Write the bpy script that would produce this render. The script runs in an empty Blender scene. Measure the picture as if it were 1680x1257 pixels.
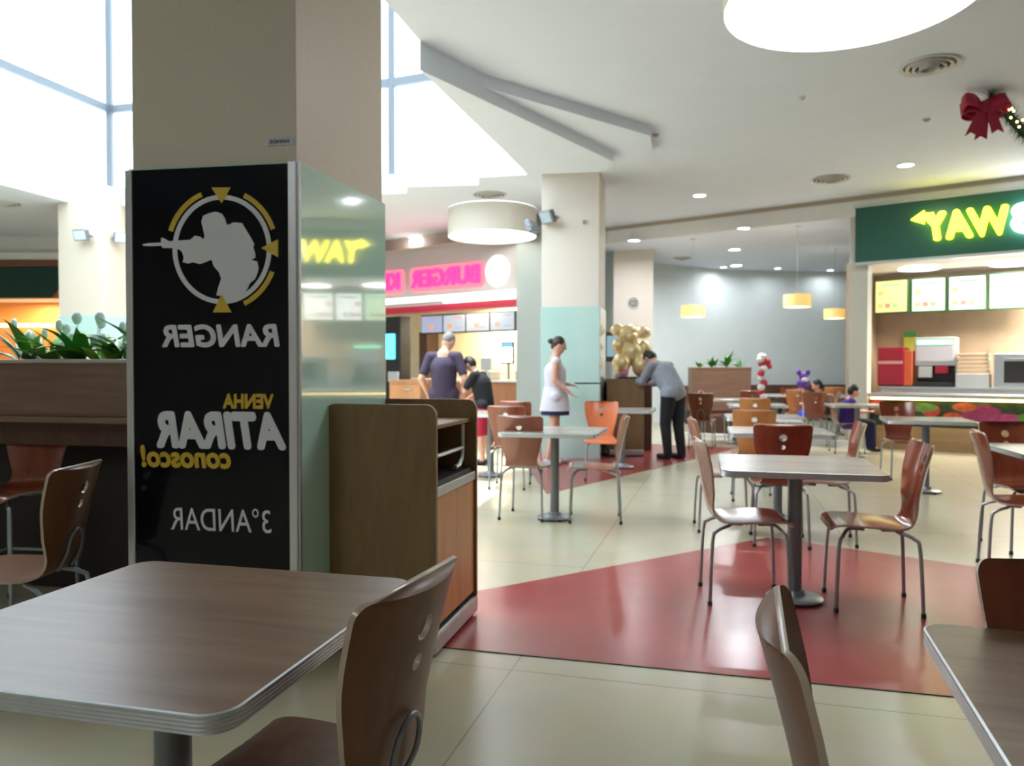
import bpy, bmesh, math, random
from mathutils import Vector, Matrix, geometry
random.seed(7)
PI = math.pi; R = math.radians
sc = bpy.context.scene
COL = sc.collection
# ------------------------------------------------------------------ camera, sky, sun, exposure
H = 1.27; F = 1260.0; PITCH = math.atan((628.5-604)/F)
cam_d = bpy.data.cameras.new('camera'); cam = bpy.data.objects.new('camera', cam_d); COL.objects.link(cam)
cam_d.sensor_width = 36; cam_d.lens = 36*F/1680; cam_d.clip_start = .02; cam_d.clip_end = 200
cam.location = (0, 0, H); cam.rotation_euler = (PI/2-PITCH, 0, 0)
cam_d.dof.use_dof = True; cam_d.dof.focus_distance = 1.7; cam_d.dof.aperture_fstop = 5.0
sc.camera = cam
sc.view_settings.view_transform = 'Standard'; sc.view_settings.look = 'None'
sc.view_settings.gamma = 1; sc.view_settings.use_curve_mapping = False
sc.view_settings.exposure = 1.08
w = bpy.data.worlds.new('World'); sc.world = w; w.use_nodes = True
bg = w.node_tree.nodes['Background']; bg.inputs[0].default_value = (.86, .94, 1, 1); bg.inputs[1].default_value = 3.0
sd = bpy.data.lights.new('sun', 'SUN'); sd.energy = 3.8; sd.angle = R(.6); sd.color = (1, .97, .92)
so = bpy.data.objects.new('sun', sd); COL.objects.link(so); so.location = (0, 8, 12)
so.rotation_euler = Vector((.08, -.02, -1)).to_track_quat('-Z', 'Y').to_euler()
sc.cycles.use_denoising = True
sc.cycles.max_bounces = 8; sc.cycles.diffuse_bounces = 4; sc.cycles.glossy_bounces = 4; sc.cycles.transparent_max_bounces = 8
sc.cycles.sample_clamp_indirect = 6
def area(name, loc, size, power, color=(1, 1, 1), shape='DISK', rot=(0, 0, 0), spread=180):
    d = bpy.data.lights.new(name, 'AREA'); d.shape = shape; d.size = size; d.energy = power; d.color = color; d.spread = R(spread)
    o = bpy.data.objects.new(name, d); COL.objects.link(o); o.location = loc; o.rotation_euler = rot; return o
ZC = 4.0; ZB = 3.7          # ceiling heights: hall, seating bay at the back

# ------------------------------------------------------------------ pixel <-> place helpers
def ray(px, py):
    d = Vector(((px-840)/F, 1, -(py-628.5)/F))
    c, s = math.cos(PITCH), math.sin(PITCH)
    return Vector((d.x, d.y*c+d.z*s, -d.y*s+d.z*c))
def at_z(px, py, z=0):
    d = ray(px, py); t = (z-H)/d.z; return Vector((d.x*t, d.y*t, z))
def at_y(px, py, Y):
    d = ray(px, py); t = Y/d.y; return Vector((d.x*t, Y, H+d.z*t))
def on_plane(px, py, p0, n):
    d = ray(px, py); o = Vector((0, 0, H)); t = (Vector(p0)-o).dot(n)/d.dot(n); return o+d*t
# ------------------------------------------------------------------ materials
MATS = {}
def mat(name, col, rough=.5, metal=0, spec=.5, coat=0, var=0, vscale=6, emit=None, es=0, bump=0):
    if name in MATS: return MATS[name]
    m = bpy.data.materials.new(name); m.use_nodes = True; nt = m.node_tree; b = nt.nodes['Principled BSDF']
    b.inputs['Base Color'].default_value = (*col, 1); b.inputs['Roughness'].default_value = rough
    b.inputs['Metallic'].default_value = metal; b.inputs['Specular IOR Level'].default_value = spec
    b.inputs['Coat Weight'].default_value = coat; b.inputs['Coat Roughness'].default_value = .08
    if emit: b.inputs['Emission Color'].default_value = (*emit, 1); b.inputs['Emission Strength'].default_value = es
    if var or bump:
        tc = nt.nodes.new('ShaderNodeTexCoord'); n = nt.nodes.new('ShaderNodeTexNoise'); n.inputs['Scale'].default_value = vscale; n.inputs['Detail'].default_value = 4
        nt.links.new(tc.outputs['Object'], n.inputs['Vector'])
        if var:
            cr = nt.nodes.new('ShaderNodeValToRGB')
            cr.color_ramp.elements[0].position = .3; cr.color_ramp.elements[1].position = .7
            cr.color_ramp.elements[0].color = (*[c*(1-var) for c in col], 1); cr.color_ramp.elements[1].color = (*[min(1, c*(1+var)) for c in col], 1)
            nt.links.new(n.outputs['Fac'], cr.inputs['Fac']); nt.links.new(cr.outputs['Color'], b.inputs['Base Color'])
        if bump:
            bp = nt.nodes.new('ShaderNodeBump'); bp.inputs['Strength'].default_value = bump; bp.inputs['Distance'].default_value = .01
            nt.links.new(n.outputs['Fac'], bp.inputs['Height']); nt.links.new(bp.outputs['Normal'], b.inputs['Normal'])
    MATS[name] = m; return m
def wood(name, c1, c2, rough=.35, scale=(1.2, 14, 14), coat=0, spec=.5):
    if name in MATS: return MATS[name]
    m = bpy.data.materials.new(name); m.use_nodes = True; nt = m.node_tree; b = nt.nodes['Principled BSDF']
    tc = nt.nodes.new('ShaderNodeTexCoord'); mp = nt.nodes.new('ShaderNodeMapping'); mp.inputs['Scale'].default_value = scale
    n = nt.nodes.new('ShaderNodeTexNoise'); n.inputs['Scale'].default_value = 1.6; n.inputs['Detail'].default_value = 6; n.inputs['Distortion'].default_value = .6
    cr = nt.nodes.new('ShaderNodeValToRGB'); cr.color_ramp.elements[0].position = .32; cr.color_ramp.elements[1].position = .68
    cr.color_ramp.elements[0].color = (*c1, 1); cr.color_ramp.elements[1].color = (*c2, 1)
    nt.links.new(tc.outputs['Object'], mp.inputs['Vector']); nt.links.new(mp.outputs[0], n.inputs['Vector'])
    nt.links.new(n.outputs['Fac'], cr.inputs['Fac']); nt.links.new(cr.outputs['Color'], b.inputs['Base Color'])
    b.inputs['Roughness'].default_value = rough; b.inputs['Coat Weight'].default_value = coat; b.inputs['Coat Roughness'].default_value = .1
    b.inputs['Specular IOR Level'].default_value = spec
    MATS[name] = m; return m
def emis(name, col, s, base=(.12, .12, .12)): return mat(name, base, .4, emit=col, es=s)

M_ceil = mat('ceiling_paint', (.70, .77, .89), .85, var=.015, vscale=2)
M_white = mat('white_paint', (.8, .8, .79), .7, var=.02)
M_beige = mat('beige_pillar_paint', (.66, .60, .50), .45, var=.03, vscale=60, bump=.03)
M_beige2 = mat('pale_pillar_paint', (.72, .66, .59), .5, var=.03, vscale=30)
M_glassgreen = mat('pale_green_backpainted_glass', (.50, .76, .68), .03, spec=.7, coat=1)
M_glassfar = mat('pale_green_cladding_glass', (.46, .66, .62), .05, spec=.5, coat=.5)
M_alu = mat('brushed_aluminium', (.52, .56, .60), .38, metal=1, var=.05, vscale=40)
M_alupaint = mat('silver_trim', (.60, .63, .66), .35, metal=.6)
M_chrome = mat('chrome', (.36, .40, .43), .28, metal=.6)
M_steel = mat('grey_steel_pole', (.21, .23, .26), .4, metal=.35); M_steelb = mat('table_base_steel', (.30, .33, .36), .35, metal=.5)
M_black = mat('black_gloss_panel', (.004, .005, .008), .10, spec=.22)
M_dark = mat('dark_plastic', (.012, .012, .013), .5)
M_silver = mat('poster_silver', (.66, .70, .73), .4)
M_yellow = mat('poster_yellow', (.62, .42, .03), .4)
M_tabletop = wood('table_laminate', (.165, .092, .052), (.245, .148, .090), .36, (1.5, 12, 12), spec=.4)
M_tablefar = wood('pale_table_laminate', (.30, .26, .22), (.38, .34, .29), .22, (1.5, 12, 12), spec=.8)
M_cabinet = wood('cabinet_veneer', (.125, .066, .020), (.18, .100, .032), .5, (14, 14, 1.2), spec=.25)
M_cabedge = wood('cabinet_edge', (.20, .12, .05), (.25, .155, .07), .4, (8, 8, 2))
M_door = wood('cabinet_door_veneer', (.46, .20, .06), (.58, .28, .09), .35, (14, 14, 1.0))
M_partition = wood('partition_veneer', (.17, .095, .062), (.225, .13, .09), .45, (1.2, 1.2, 14))
M_partdark = wood('partition_dark_veneer', (.07, .03, .018), (.11, .048, .028), .5, (8, 8, 1.4))
M_ch_brown = wood('chair_brown_ply', (.15, .060, .026), (.20, .085, .038), .38, (10, 10, 2), coat=.05, spec=.3)  # one chair type throughout; the ply variants hold differences of light in colour
M_ch_maho = wood('chair_mahogany_ply', (.20, .040, .016), (.27, .060, .026), .18, (10, 10, 2), coat=.6)
M_ch_litorange = wood('chair_lit_orange_ply', (.50, .18, .05), (.60, .24, .08), .25, (10, 10, 2), coat=.4)  # same chair ply, stronger light put into the colour
M_ch_sheen = wood('chair_coral_sheen_ply', (.27, .08, .048), (.34, .105, .062), .22, (10, 10, 2), coat=.6)  # pinkish sheen of bright sun put into the ply colour
M_ch_litvivid = wood('chair_lit_vivid_ply', (.62, .16, .06), (.72, .21, .09), .25, (10, 10, 2), coat=.4)  # brightest-lit chair, its light put into the ply colour
M_plyedge = mat('chair_ply_edge', (.45, .36, .28), .3, coat=.4)
M_skin = mat('skin', (.62, .33, .24), .5)
M_teal = mat('dark_green_signboard', (.018, .115, .085), .3)
M_warmwall = mat('peach_shop_wall', (.50, .39, .28), .5, var=.05, vscale=8)

# ------------------------------------------------------------------ geometry helpers
def link(name, bm, m, parent=None, smooth=False, angle=None):
    me = bpy.data.meshes.new(name); bmesh.ops.recalc_face_normals(bm, faces=bm.faces)
    bm.to_mesh(me); bm.free()
    for x in (m if isinstance(m, (list, tuple)) else [m]): me.materials.append(x)
    if smooth:
        for p in me.polygons: p.use_smooth = True
        try: me.set_sharp_from_angle(angle=R(angle or 40))
        except Exception: pass
    o = bpy.data.objects.new(name, me); COL.objects.link(o)
    if parent: o.parent = parent
    return o
def box(bm, x0, x1, y0, y1, z0, z1, bev=0, mi=0):
    r = bmesh.ops.create_cube(bm, size=1); vs = r['verts']
    for v in vs: v.co = Vector((x0+(v.co.x+.5)*(x1-x0), y0+(v.co.y+.5)*(y1-y0), z0+(v.co.z+.5)*(z1-z0)))
    fs = set(f for v in vs for f in v.link_faces)
    for f in fs: f.material_index = mi
    if bev:
        es = set(e for v in vs for e in v.link_edges)
        bmesh.ops.bevel(bm, geom=list(es), offset=bev, segments=2, affect='EDGES', profile=.5)
def nb(): return bmesh.new()
def boxo(name, m, dims, parent=None, bev=.004):
    bm = nb(); box(bm, *dims, bev=bev); return link(name, bm, m, parent)
def tube(bm, pts, r, seg=8, closed=False, caps=True):
    pts = [Vector(p) for p in pts]; n = len(pts); rings = []
    rs = r if isinstance(r, (list, tuple)) else [r]*n
    for i, p in enumerate(pts):
        if closed: t = (pts[(i+1) % n]-pts[i-1]).normalized()
        else: t = (pts[min(i+1, n-1)]-pts[max(i-1, 0)]).normalized()
        up = Vector((0, 0, 1)) if abs(t.z) < .9 else Vector((1, 0, 0))
        if i and not closed:
            a = (prev - t*prev.dot(t)).normalized()
        else: a = t.cross(up).normalized()
        if closed: a = t.cross(up).normalized()
        prev = a; b = t.cross(a)
        rings.append([bm.verts.new(p+(a*math.cos(2*PI*k/seg)+b*math.sin(2*PI*k/seg))*rs[i]) for k in range(seg)])
    m = n if closed else n-1
    for i in range(m):
        A, B = rings[i], rings[(i+1) % n]
        for k in range(seg): bm.faces.new((A[k], A[(k+1) % seg], B[(k+1) % seg], B[k]))
    if caps and not closed:
        bm.faces.new(rings[0][::-1]); bm.faces.new(rings[-1])
def lathe(bm, prof, seg=24, c=(0, 0, 0), sx=1, sy=1):
    rings = []; c = Vector(c)
    for r, z in prof:
        rings.append([bm.verts.new(c+Vector((r*sx*math.cos(2*PI*k/seg), r*sy*math.sin(2*PI*k/seg), z))) for k in range(seg)])
    for i in range(len(rings)-1):
        A, B = rings[i], rings[i+1]
        for k in range(seg): bm.faces.new((A[k], A[(k+1) % seg], B[(k+1) % seg], B[k]))
    if tuple(prof[0]) != tuple(prof[-1]):
        if prof[0][0] > 1e-5: bm.faces.new(rings[0][::-1])
        if prof[-1][0] > 1e-5: bm.faces.new(rings[-1])
    bmesh.ops.remove_doubles(bm, verts=bm.verts[:], dist=1e-6)
def blob(bm, c, r, sub=2, rot=None):
    q = bmesh.ops.create_icosphere(bm, subdivisions=sub, radius=1)
    r = r if isinstance(r, (tuple, list)) else (r, r, r)
    for v in q['verts']:
        p = Vector((v.co.x*r[0], v.co.y*r[1], v.co.z*r[2]))
        if rot is not None: p = rot @ p
        v.co = p+Vector(c)
def prism(bm, pts, y0, y1, plane='xz', mi=0):
    """closed 2-D outline -> slab between depth y0 and y1"""
    f = (lambda p, d: Vector((p[0], d, p[1]))) if plane == 'xz' else (lambda p, d: Vector((p[0], p[1], d)))
    A = [bm.verts.new(f(p, y0)) for p in pts]; B = [bm.verts.new(f(p, y1)) for p in pts]; n = len(pts)
    fs = [bm.faces.new((A[i], A[(i+1) % n], B[(i+1) % n], B[i])) for i in range(n)]
    tri = geometry.tessellate_polygon([[Vector((p[0], p[1], 0)) for p in pts]])
    for t in tri:
        fs.append(bm.faces.new([A[i] for i in t])); fs.append(bm.faces.new([B[i] for i in t][::-1]))
    for q in fs: q.material_index = mi
def rrect(x0, x1, y0, y1, r, seg=6, rs=None):
    rs = rs or (r, r, r, r); out = []
    for (cx, cy, a0, rr) in ((x1, y1, 0, rs[0]), (x0, y1, 90, rs[1]), (x0, y0, 180, rs[2]), (x1, y0, 270, rs[3])):
        if rr < 1e-4: out.append((cx, cy)); continue
        sx = -1 if cx == x1 else 1; sy = -1 if cy == y1 else 1
        for k in range(seg+1):
            a = R(a0+90*k/seg); out.append((cx+sx*rr+rr*math.cos(a), cy+sy*rr+rr*math.sin(a)))
    return out
def tag(o, label, cat, group=None, kind=None):
    if label: o['label'] = label
    if cat: o['category'] = cat
    if group: o['group'] = group
    if kind: o['kind'] = kind
    return o
def struct(o): o['kind'] = 'structure'; return o
def thing(name, label, cat, loc=(0, 0, 0), rz=0, group=None):
    o = bpy.data.objects.new(name, None); COL.objects.link(o); o.location = loc; o.rotation_euler = (0, 0, rz); o.empty_display_size = .1
    return tag(o, label, cat, group)
def dup(o, loc, rz, label, group=None):
    c = o.copy(); COL.objects.link(c); c.location = loc; c.rotation_euler = (0, 0, rz); c['label'] = label
    if group: c['group'] = group
    for ch in list(o.children):
        d = ch.copy(); COL.objects.link(d); d.parent = c
        for g in list(ch.children):
            e = g.copy(); COL.objects.link(e); e.parent = d
    return c
def eval_mesh(ob):
    dg = bpy.context.evaluated_depsgraph_get(); dg.update()
    return bpy.data.meshes.new_from_object(ob.evaluated_get(dg))
def text_part(name, s, m, parent, x0, x1, z0, z1, y, shear=0, bold=.02, depth=.01, mirror=True, colors=None, space=1.0):
    """lettering in the local xz plane (facing -y), stretched to the box x0..x1, z0..z1"""
    cu = bpy.data.curves.new('t', 'FONT'); cu.body = s; cu.size = 1; cu.extrude = .5; cu.shear = shear; cu.space_character = space
    ob = bpy.data.objects.new('t', cu); COL.objects.link(ob); me = eval_mesh(ob); bpy.data.objects.remove(ob); bpy.data.curves.remove(cu)
    if bold:                     # embolden by overlapping shifted copies of the strokes
        b0 = bmesh.new()
        for k in range(9):
            sh_ = Vector((0, 0, 0)) if k == 8 else Vector((math.cos(PI*k/4), math.sin(PI*k/4), 0))*bold
            n0 = len(b0.verts); b0.from_mesh(me); b0.verts.ensure_lookup_table()
            for v in b0.verts[n0:]: v.co += sh_+Vector((0, 0, .06*k))
        me2 = bpy.data.meshes.new('t'); b0.to_mesh(me2); b0.free(); bpy.data.meshes.remove(me); me = me2
    xs = [v.co.x for v in me.vertices]; ys = [v.co.y for v in me.vertices]
    a, b, c, d = min(xs), max(xs), min(ys), max(ys)
    for v in me.vertices:
        fx = (v.co.x-a)/(b-a); fz = (v.co.y-c)/(d-c)
        X = x1-(x1-x0)*fx if mirror else x0+(x1-x0)*fx
        v.co = Vector((X, y-depth*(v.co.z+.5), z0+(z1-z0)*fz))
    bm = bmesh.new(); bm.from_mesh(me); bpy.data.meshes.remove(me)
    o = link(name, bm, m, parent); return o

# ------------------------------------------------------------------ floor
def floor_material():
    m = bpy.data.materials.new('cream_terrazzo'); m.use_nodes = True; nt = m.node_tree; b = nt.nodes['Principled BSDF']
    tc = nt.nodes.new('ShaderNodeTexCoord'); mp = nt.nodes.new('ShaderNodeMapping')
    mp.inputs['Rotation'].default_value = (0, 0, R(15.5)); mp.inputs['Location'].default_value = (.86, .35, 0)
    br = nt.nodes.new('ShaderNodeTexBrick'); br.offset = 0; br.inputs['Scale'].default_value = 1
    br.inputs['Brick Width'].default_value = 1.72; br.inputs['Row Height'].default_value = 1.72; br.inputs['Mortar Size'].default_value = .004
    br.inputs['Color1'].default_value = (.54, .50, .36, 1); br.inputs['Color2'].default_value = (.54, .50, .36, 1); br.inputs['Mortar'].default_value = (.40, .28, .22, 1)
    n = nt.nodes.new('ShaderNodeTexNoise'); n.inputs['Scale'].default_value = 3; n.inputs['Detail'].default_value = 8
    mx = nt.nodes.new('ShaderNodeMix'); mx.data_type = 'RGBA'; mx.blend_type = 'MULTIPLY'; mx.inputs[0].default_value = .25
    nt.links.new(tc.outputs['Object'], mp.inputs['Vector']); nt.links.new(mp.outputs[0], br.inputs['Vector']); nt.links.new(tc.outputs['Object'], n.inputs['Vector'])
    nt.links.new(br.outputs['Color'], mx.inputs[6]); nt.links.new(n.outputs['Color'], mx.inputs[7]); nt.links.new(mx.outputs[2], b.inputs['Base Color'])
    b.inputs['Roughness'].default_value = .27; b.inputs['Specular IOR Level'].default_value = .6
    return m
M_floor = floor_material()
M_red = mat('red_terrazzo', (.31, .050, .050), .25, spec=.6, var=.06, vscale=4)
bm = nb(); box(bm, -18, 16, -5, 27, -.15, 0); struct(link('floor', bm, M_floor))
A = at_z(1262, 882); Bq = at_z(783, 970); J1 = at_z(760, 1066); J2 = at_z(1555, 1143); Cq = at_z(1597, 930)
dj = (J2-J1).normalized(); dl = (A-Bq).normalized(); dr = (Cq-A).normalized()
L0 = J1-dj*1.0; R0 = J2+dj*4.0
bm = nb(); prism(bm, [(L0.x, L0.y), (R0.x, R0.y), ((A+dr*4.2).x, (A+dr*4.2).y), (A.x, A.y)], .0005, .003, 'xy'); struct(link('floor_inlay', bm, M_red))
bm = nb(); prism(bm, [(.35, 7.72), (2.42, 10.5), (3.6, 12.2), (.8, 13.6), (.0, 11.8), (.22, 9.5)], .0005, .003, 'xy'); struct(link('floor_inlay', bm, M_red))
nrm = Vector((dj.y, -dj.x, 0))*.006
bm = nb(); prism(bm, [(q.x, q.y) for q in (L0, R0, R0+nrm, L0+nrm)], .0005, .004, 'xy'); struct(link('floor_joint', bm, M_dark))

# ------------------------------------------------------------------ ceiling with atrium opening
def cdt_slab(bm, outer, holes, z0, z1, sides=True):
    pts = []; edges = []
    def loop(l):
        b0 = len(pts); pts.extend(Vector(p) for p in l); edges.extend((b0+i, b0+(i+1) % len(l)) for i in range(len(l)))
    loop(outer)
    for h in holes: loop(h)
    V, E, Fc, *_ = geometry.delaunay_2d_cdt(pts, edges, [], 2, 1e-5)
    def inside(p, poly):
        c = False; n = len(poly)
        for i in range(n):
            a, b = poly[i], poly[(i+1) % n]
            if (a[1] > p[1]) != (b[1] > p[1]) and p[0] < (b[0]-a[0])*(p[1]-a[1])/(b[1]-a[1])+a[0]: c = not c
        return c
    lo = [bm.verts.new((v.x, v.y, z0)) for v in V]; hi = [bm.verts.new((v.x, v.y, z1)) for v in V]
    cnt = {}
    for f in Fc:
        cx = sum(V[i].x for i in f)/len(f); cy = sum(V[i].y for i in f)/len(f)
        if not inside((cx, cy), outer) or any(inside((cx, cy), h) for h in holes): continue
        bm.faces.new([lo[i] for i in f][::-1]); bm.faces.new([hi[i] for i in f])
        for a, b in zip(f, list(f[1:])+[f[0]]): cnt[(a, b)] = 1
    for (a, b) in cnt:
        if (b, a) not in cnt: bm.faces.new((lo[a], lo[b], hi[b], hi[a]))
    for v in [v for v in bm.verts if not v.link_faces]: bm.verts.remove(v)
OPEN = [(.217, 10.9), (-.48, 11.06), (-.5, 11.5), (-1.586, 11.62), (-1.64, 12.03), (-2.0, 12.1), (-6.55, 12.95), (-6.6, 13.3), (-7.1, 13.4), (-7.35, 12.45), (-9.0, 5.8), (-1.35, 4.15), (-.77, 6.46)]
bm = nb(); cdt_slab(bm, [(-18, -5), (16, -5), (16, 4.425), (1.9, 15.0), (1.1, 15.6), (1.1, 27), (-18, 27)], [OPEN], ZC, ZC+.3); struct(link('ceiling', bm, M_ceil))
bm = nb(); cdt_slab(bm, [(1.1, 27), (1.1, 15.6), (1.9, 15.0), (16, 4.425), (16, 27)], [], ZB, ZC+.3); struct(link('ceiling_bay', bm, M_ceil))
M_cornice = mat('beige_cornice', (.50, .43, .33), .7)
# beige shadow-gap strip and white lip along the bulkhead
bk = struct(bpy.data.objects.new('trim_1', None)); COL.objects.link(bk); bk.location = (5.5, 12.3, 0); bk.rotation_euler = (0, 0, math.atan2(-.6, .8))
boxo('beige_band', M_cornice, (-5, 9, -.03, 0, ZC-.07, ZC), bk, 0); boxo('white_lip', M_white, (-5, 9, -.05, 0, ZB-.02, ZC-.07), bk, .006)
# stepped plaster drops beside the opening
bm = nb(); cdt_slab(bm, [(-.42, 7.05), (1.55, 8.68), (1.75, 9.55), (1.0, 9.8), (.1, 9.7)], [], 3.88, ZC); struct(link('ceiling_step', bm, M_ceil))
bm = nb(); cdt_slab(bm, [(-.77, 6.46), (1.22, 9.31), (1.18, 9.8), (.21, 9.93)], [], 3.76, ZC); struct(link('ceiling_step', bm, M_ceil))
# lantern over the opening : glass walls, bars, roof glass
def arch_glass():
    m = bpy.data.materials.new('clear_lantern_glass'); m.use_nodes = True; nt = m.node_tree; nt.nodes.clear()
    o = nt.nodes.new('ShaderNodeOutputMaterial'); t = nt.nodes.new('ShaderNodeBsdfTransparent'); g = nt.nodes.new('ShaderNodeBsdfGlossy'); x = nt.nodes.new('ShaderNodeMixShader')
    t.inputs[0].default_value = (.96, .99, 1, 1); g.inputs['Roughness'].default_value = .02
    fr = nt.nodes.new('ShaderNodeFresnel'); fr.inputs[0].default_value = 1.1
    nt.links.new(fr.outputs[0], x.inputs[0]); nt.links.new(t.outputs[0], x.inputs[1]); nt.links.new(g.outputs[0], x.inputs[2]); nt.links.new(x.outputs[0], o.inputs[0]); return m
M_glass = arch_glass(); M_bar = mat('lantern_bar_grey', (.10, .12, .14), .5)
lw = struct(bpy.data.objects.new('window_1', None)); COL.objects.link(lw)
hull = [(.3, 11.3), (-1.9, 12.2), (-7.0, 13.45), (-9.1, 5.75), (-1.4, 4.05), (-.9, 6.0)]
for i in range(len(hull)):
    a = Vector((*hull[i], 0)); b = Vector((*hull[(i+1) % len(hull)], 0)); d = (b-a).normalized(); n = Vector((-d.y, d.x, 0))*.01
    bm = nb(); prism(bm, [(q.x, q.y) for q in (a-n, b-n, b+n, a+n)], ZC+.3, 8, 'xy'); link('glass_pane', bm, M_glass, lw)
    bm = nb(); n = n*4; prism(bm, [(q.x, q.y) for q in (a-n, b-n, b+n, a+n)], 5.70, 5.83, 'xy'); link('transom', bm, M_bar, lw)
    bm = nb(); box(bm, a.x-.05, a.x+.05, a.y-.05, a.y+.05, ZC+.3, 8, .01); link('mullion', bm, M_bar, lw)
bm = nb(); prism(bm, hull, 8.0, 8.02, 'xy'); link('roof_pane', bm, M_glass, lw)

# ------------------------------------------------------------------ outer walls
M_wall = mat('grey_blue_wall', (.74, .83, .84), .6, var=.02, vscale=3)
def wallseg(name, pts, z0, z1, m, th=.15):
    bm = nb(); P = [Vector((*p, 0)) for p in pts]; N = []
    for i, p in enumerate(P):
        t = (P[min(i+1, len(P)-1)]-P[max(i-1, 0)]).normalized(); N.append(Vector((-t.y, t.x, 0))*th)
    prism(bm, [(p.x, p.y) for p in P]+[((p+n).x, (p+n).y) for p, n in list(zip(P, N))[::-1]], z0, z1, 'xy')
    return struct(link(name, bm, m, smooth=True, angle=30))
curve = [(.95, 16.9), (2.0, 17.1), (3.0, 17.55), (4.0, 18.3), (5.2, 19.0), (6.6, 19.35), (8.2, 19.5), (10.4, 19.5), (16, 19.5)]
wallseg('wall_back', curve, 0, ZB, M_wall)
wallseg('wall_left', [(-18, -5), (-18, 27)][::-1], 0, ZC, M_white); wallseg('wall_right', [(16, 20), (16, -5)][::-1], 0, ZC, M_white)
wallseg('wall_behind', [(16, -5), (-18, -5)], 0, ZC, M_beige2)
wallseg('wall_far', [(-18, 21), (-7, 21), (-5.6, 18.6), (-5.3, 18.1)], 0, ZC, M_white)
wallseg('wall_side', [(.62, 13.66), (1.48, 14.95), (1.48, 17.1)], 0, ZC, mat('grey_green_wall', (.35, .39, .37), .6))

# ------------------------------------------------------------------ pillars
PW, PD, PG = .81, .92, 2.13
def pillar(label, A, rz, glassm, paint, top=ZC, glass=True, PW=PW, PD=PD, sk=0):
    t = thing('pillar', label, 'pillar', (A[0], A[1], 0), rz)
    bm = nb(); box(bm, -PW, 0, 0, PD, 0, top, .004); link('shaft', bm, paint, t)
    if glass:
        bm = nb(); e = .012
        box(bm, -PW-e, e, -e, -.0005, 0, PG, .002); link('front_glass', bm, glassm, t)
        bm = nb(); box(bm, .0005, e, 0, PD+e, 0, PG, .002); link('side_glass', bm, glassm, t)
        bm = nb(); box(bm, -PW-e, -PW-.0005, 0, PD+e, 0, PG, .002); link('side_glass', bm, glassm, t)
        bm = nb(); box(bm, .004, .022, -.022, -.002, 0, PG, .003); box(bm, .0, .022, -.024, -.012, 0, PG, .002); link('corner_trim', bm, M_alupaint, t)
    if sk:                       # this pillar's right flank is not quite square to its front
        for ch in t.children:
            if ch.name.startswith('corner'): continue
            for v in ch.data.vertices: v.co.x += max(0, v.co.y)*math.tan(sk)*(1 if v.co.x > -.4 else 0)
    return t
RZ = R(-9.5)
P1 = pillar('beige square pillar with black poster and pale green glass lower cladding', (-.90, 3.22), RZ, M_glassgreen, M_beige, PW=.755, PD=.84, sk=R(5.7))
PWf, PW = PW, .755
P2 = pillar('pale pillar with green glass cladding standing behind the woman in white', (1.21, 10.7), R(-12), M_glassfar, M_beige2)
P3 = pillar('pale pillar at far left behind the planter leaves with two floodlights', (-6.72, 12.55), R(-14), M_glassfar, M_beige, 4.28)
P4 = pillar('plain pale pillar behind the gold balloon figure and grey wall', (2.90, 15.8), R(-10), None, M_beige2, ZB, glass=False)
# small sticker on the big pillar
tg = boxo('label_plate', mat('pale_sticker', (.50, .54, .60), .4), (-.125, -.006, -.004, -.0005, 2.20, 2.235), P1, .001)
text_part('lettering', 'HANDS', M_dark, tg, -.115, -.03, 2.21, 2.225, -.0045, depth=.001)

# ------------------------------------------------------------------ poster on the big pillar
po = thing('poster', 'tall black poster with soldier emblem and mirrored white and yellow lettering', 'poster', P1.location+Vector((0, 0, 0)), RZ)
mw = Matrix.Translation(P1.location) @ Matrix.Rotation(RZ, 4, 'Z'); mi = mw.inverted()
YF = -.030
pn = (mw.to_3x3() @ Vector((0, -1, 0))); pp0 = mw @ Vector((0, YF, 0))
def pl(px, py):
    q = mi @ on_plane(px, py, pp0, pn); return (q.x, q.z)
boxo('panel', M_black, (-PW+.02, -.022, YF+.001, -.013, .0, 2.118), po, .002)
boxo('left_trim', M_alupaint, (-PW-.012, -PW+.02, YF-.006, -.013, 0, 2.118), po, .003)
boxo('right_trim', M_alupaint, (-.022, .014, YF-.006, -.013, 0, 2.125), po, .003)
def zpx(x, y, sx=250/1428, ox=225, oy=300): return pl(ox+x*sx, oy+y*sx)
sold = [(55, 578), (110, 566), (225, 562), (228, 515), (255, 520), (300, 548), (420, 540), (500, 535), (545, 497), (590, 505), (625, 530), (635, 500), (622, 440), (605, 370), (620, 310), (680, 285), (740, 272), (795, 290), (825, 335), (838, 385), (860, 395), (905, 372), (985, 378), (1010, 420), (1060, 500), (1100, 575), (1090, 605), (1110, 665), (1108, 705), (1070, 722), (1128, 738), (1140, 800), (1130, 850), (1105, 905), (1060, 940), (1040, 985), (1020, 1020), (990, 1070), (940, 1115), (880, 1130), (830, 1115), (800, 1060), (745, 1055), (760, 990), (790, 900), (770, 840), (720, 780), (700, 720), (640, 745), (590, 762), (520, 745), (480, 758), (430, 745), (440, 700), (425, 650), (395, 625), (340, 612), (240, 612), (230, 590), (120, 595), (60, 592)]
bm = nb(); prism(bm, [zpx(*p) for p in sold], YF, YF-.003); link('soldier_silhouette', bm, M_silver, po)
cx, cy, rx, ry = 797, 625, 442, 490
def ell(a, k): return zpx(cx+(rx+k)*math.cos(R(a)), cy-(ry+k)*math.sin(R(a)))
bm = nb()
o_ = [ell(a, 22) for a in range(0, 360, 6)]; i_ = [ell(a, -22) for a in range(0, 360, 6)]
for k in range(60):
    k2 = (k+1) % 60; prism(bm, [o_[k], o_[k2], i_[k2], i_[k]], YF, YF-.002)
link('ring', bm, M_silver, po)
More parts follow.
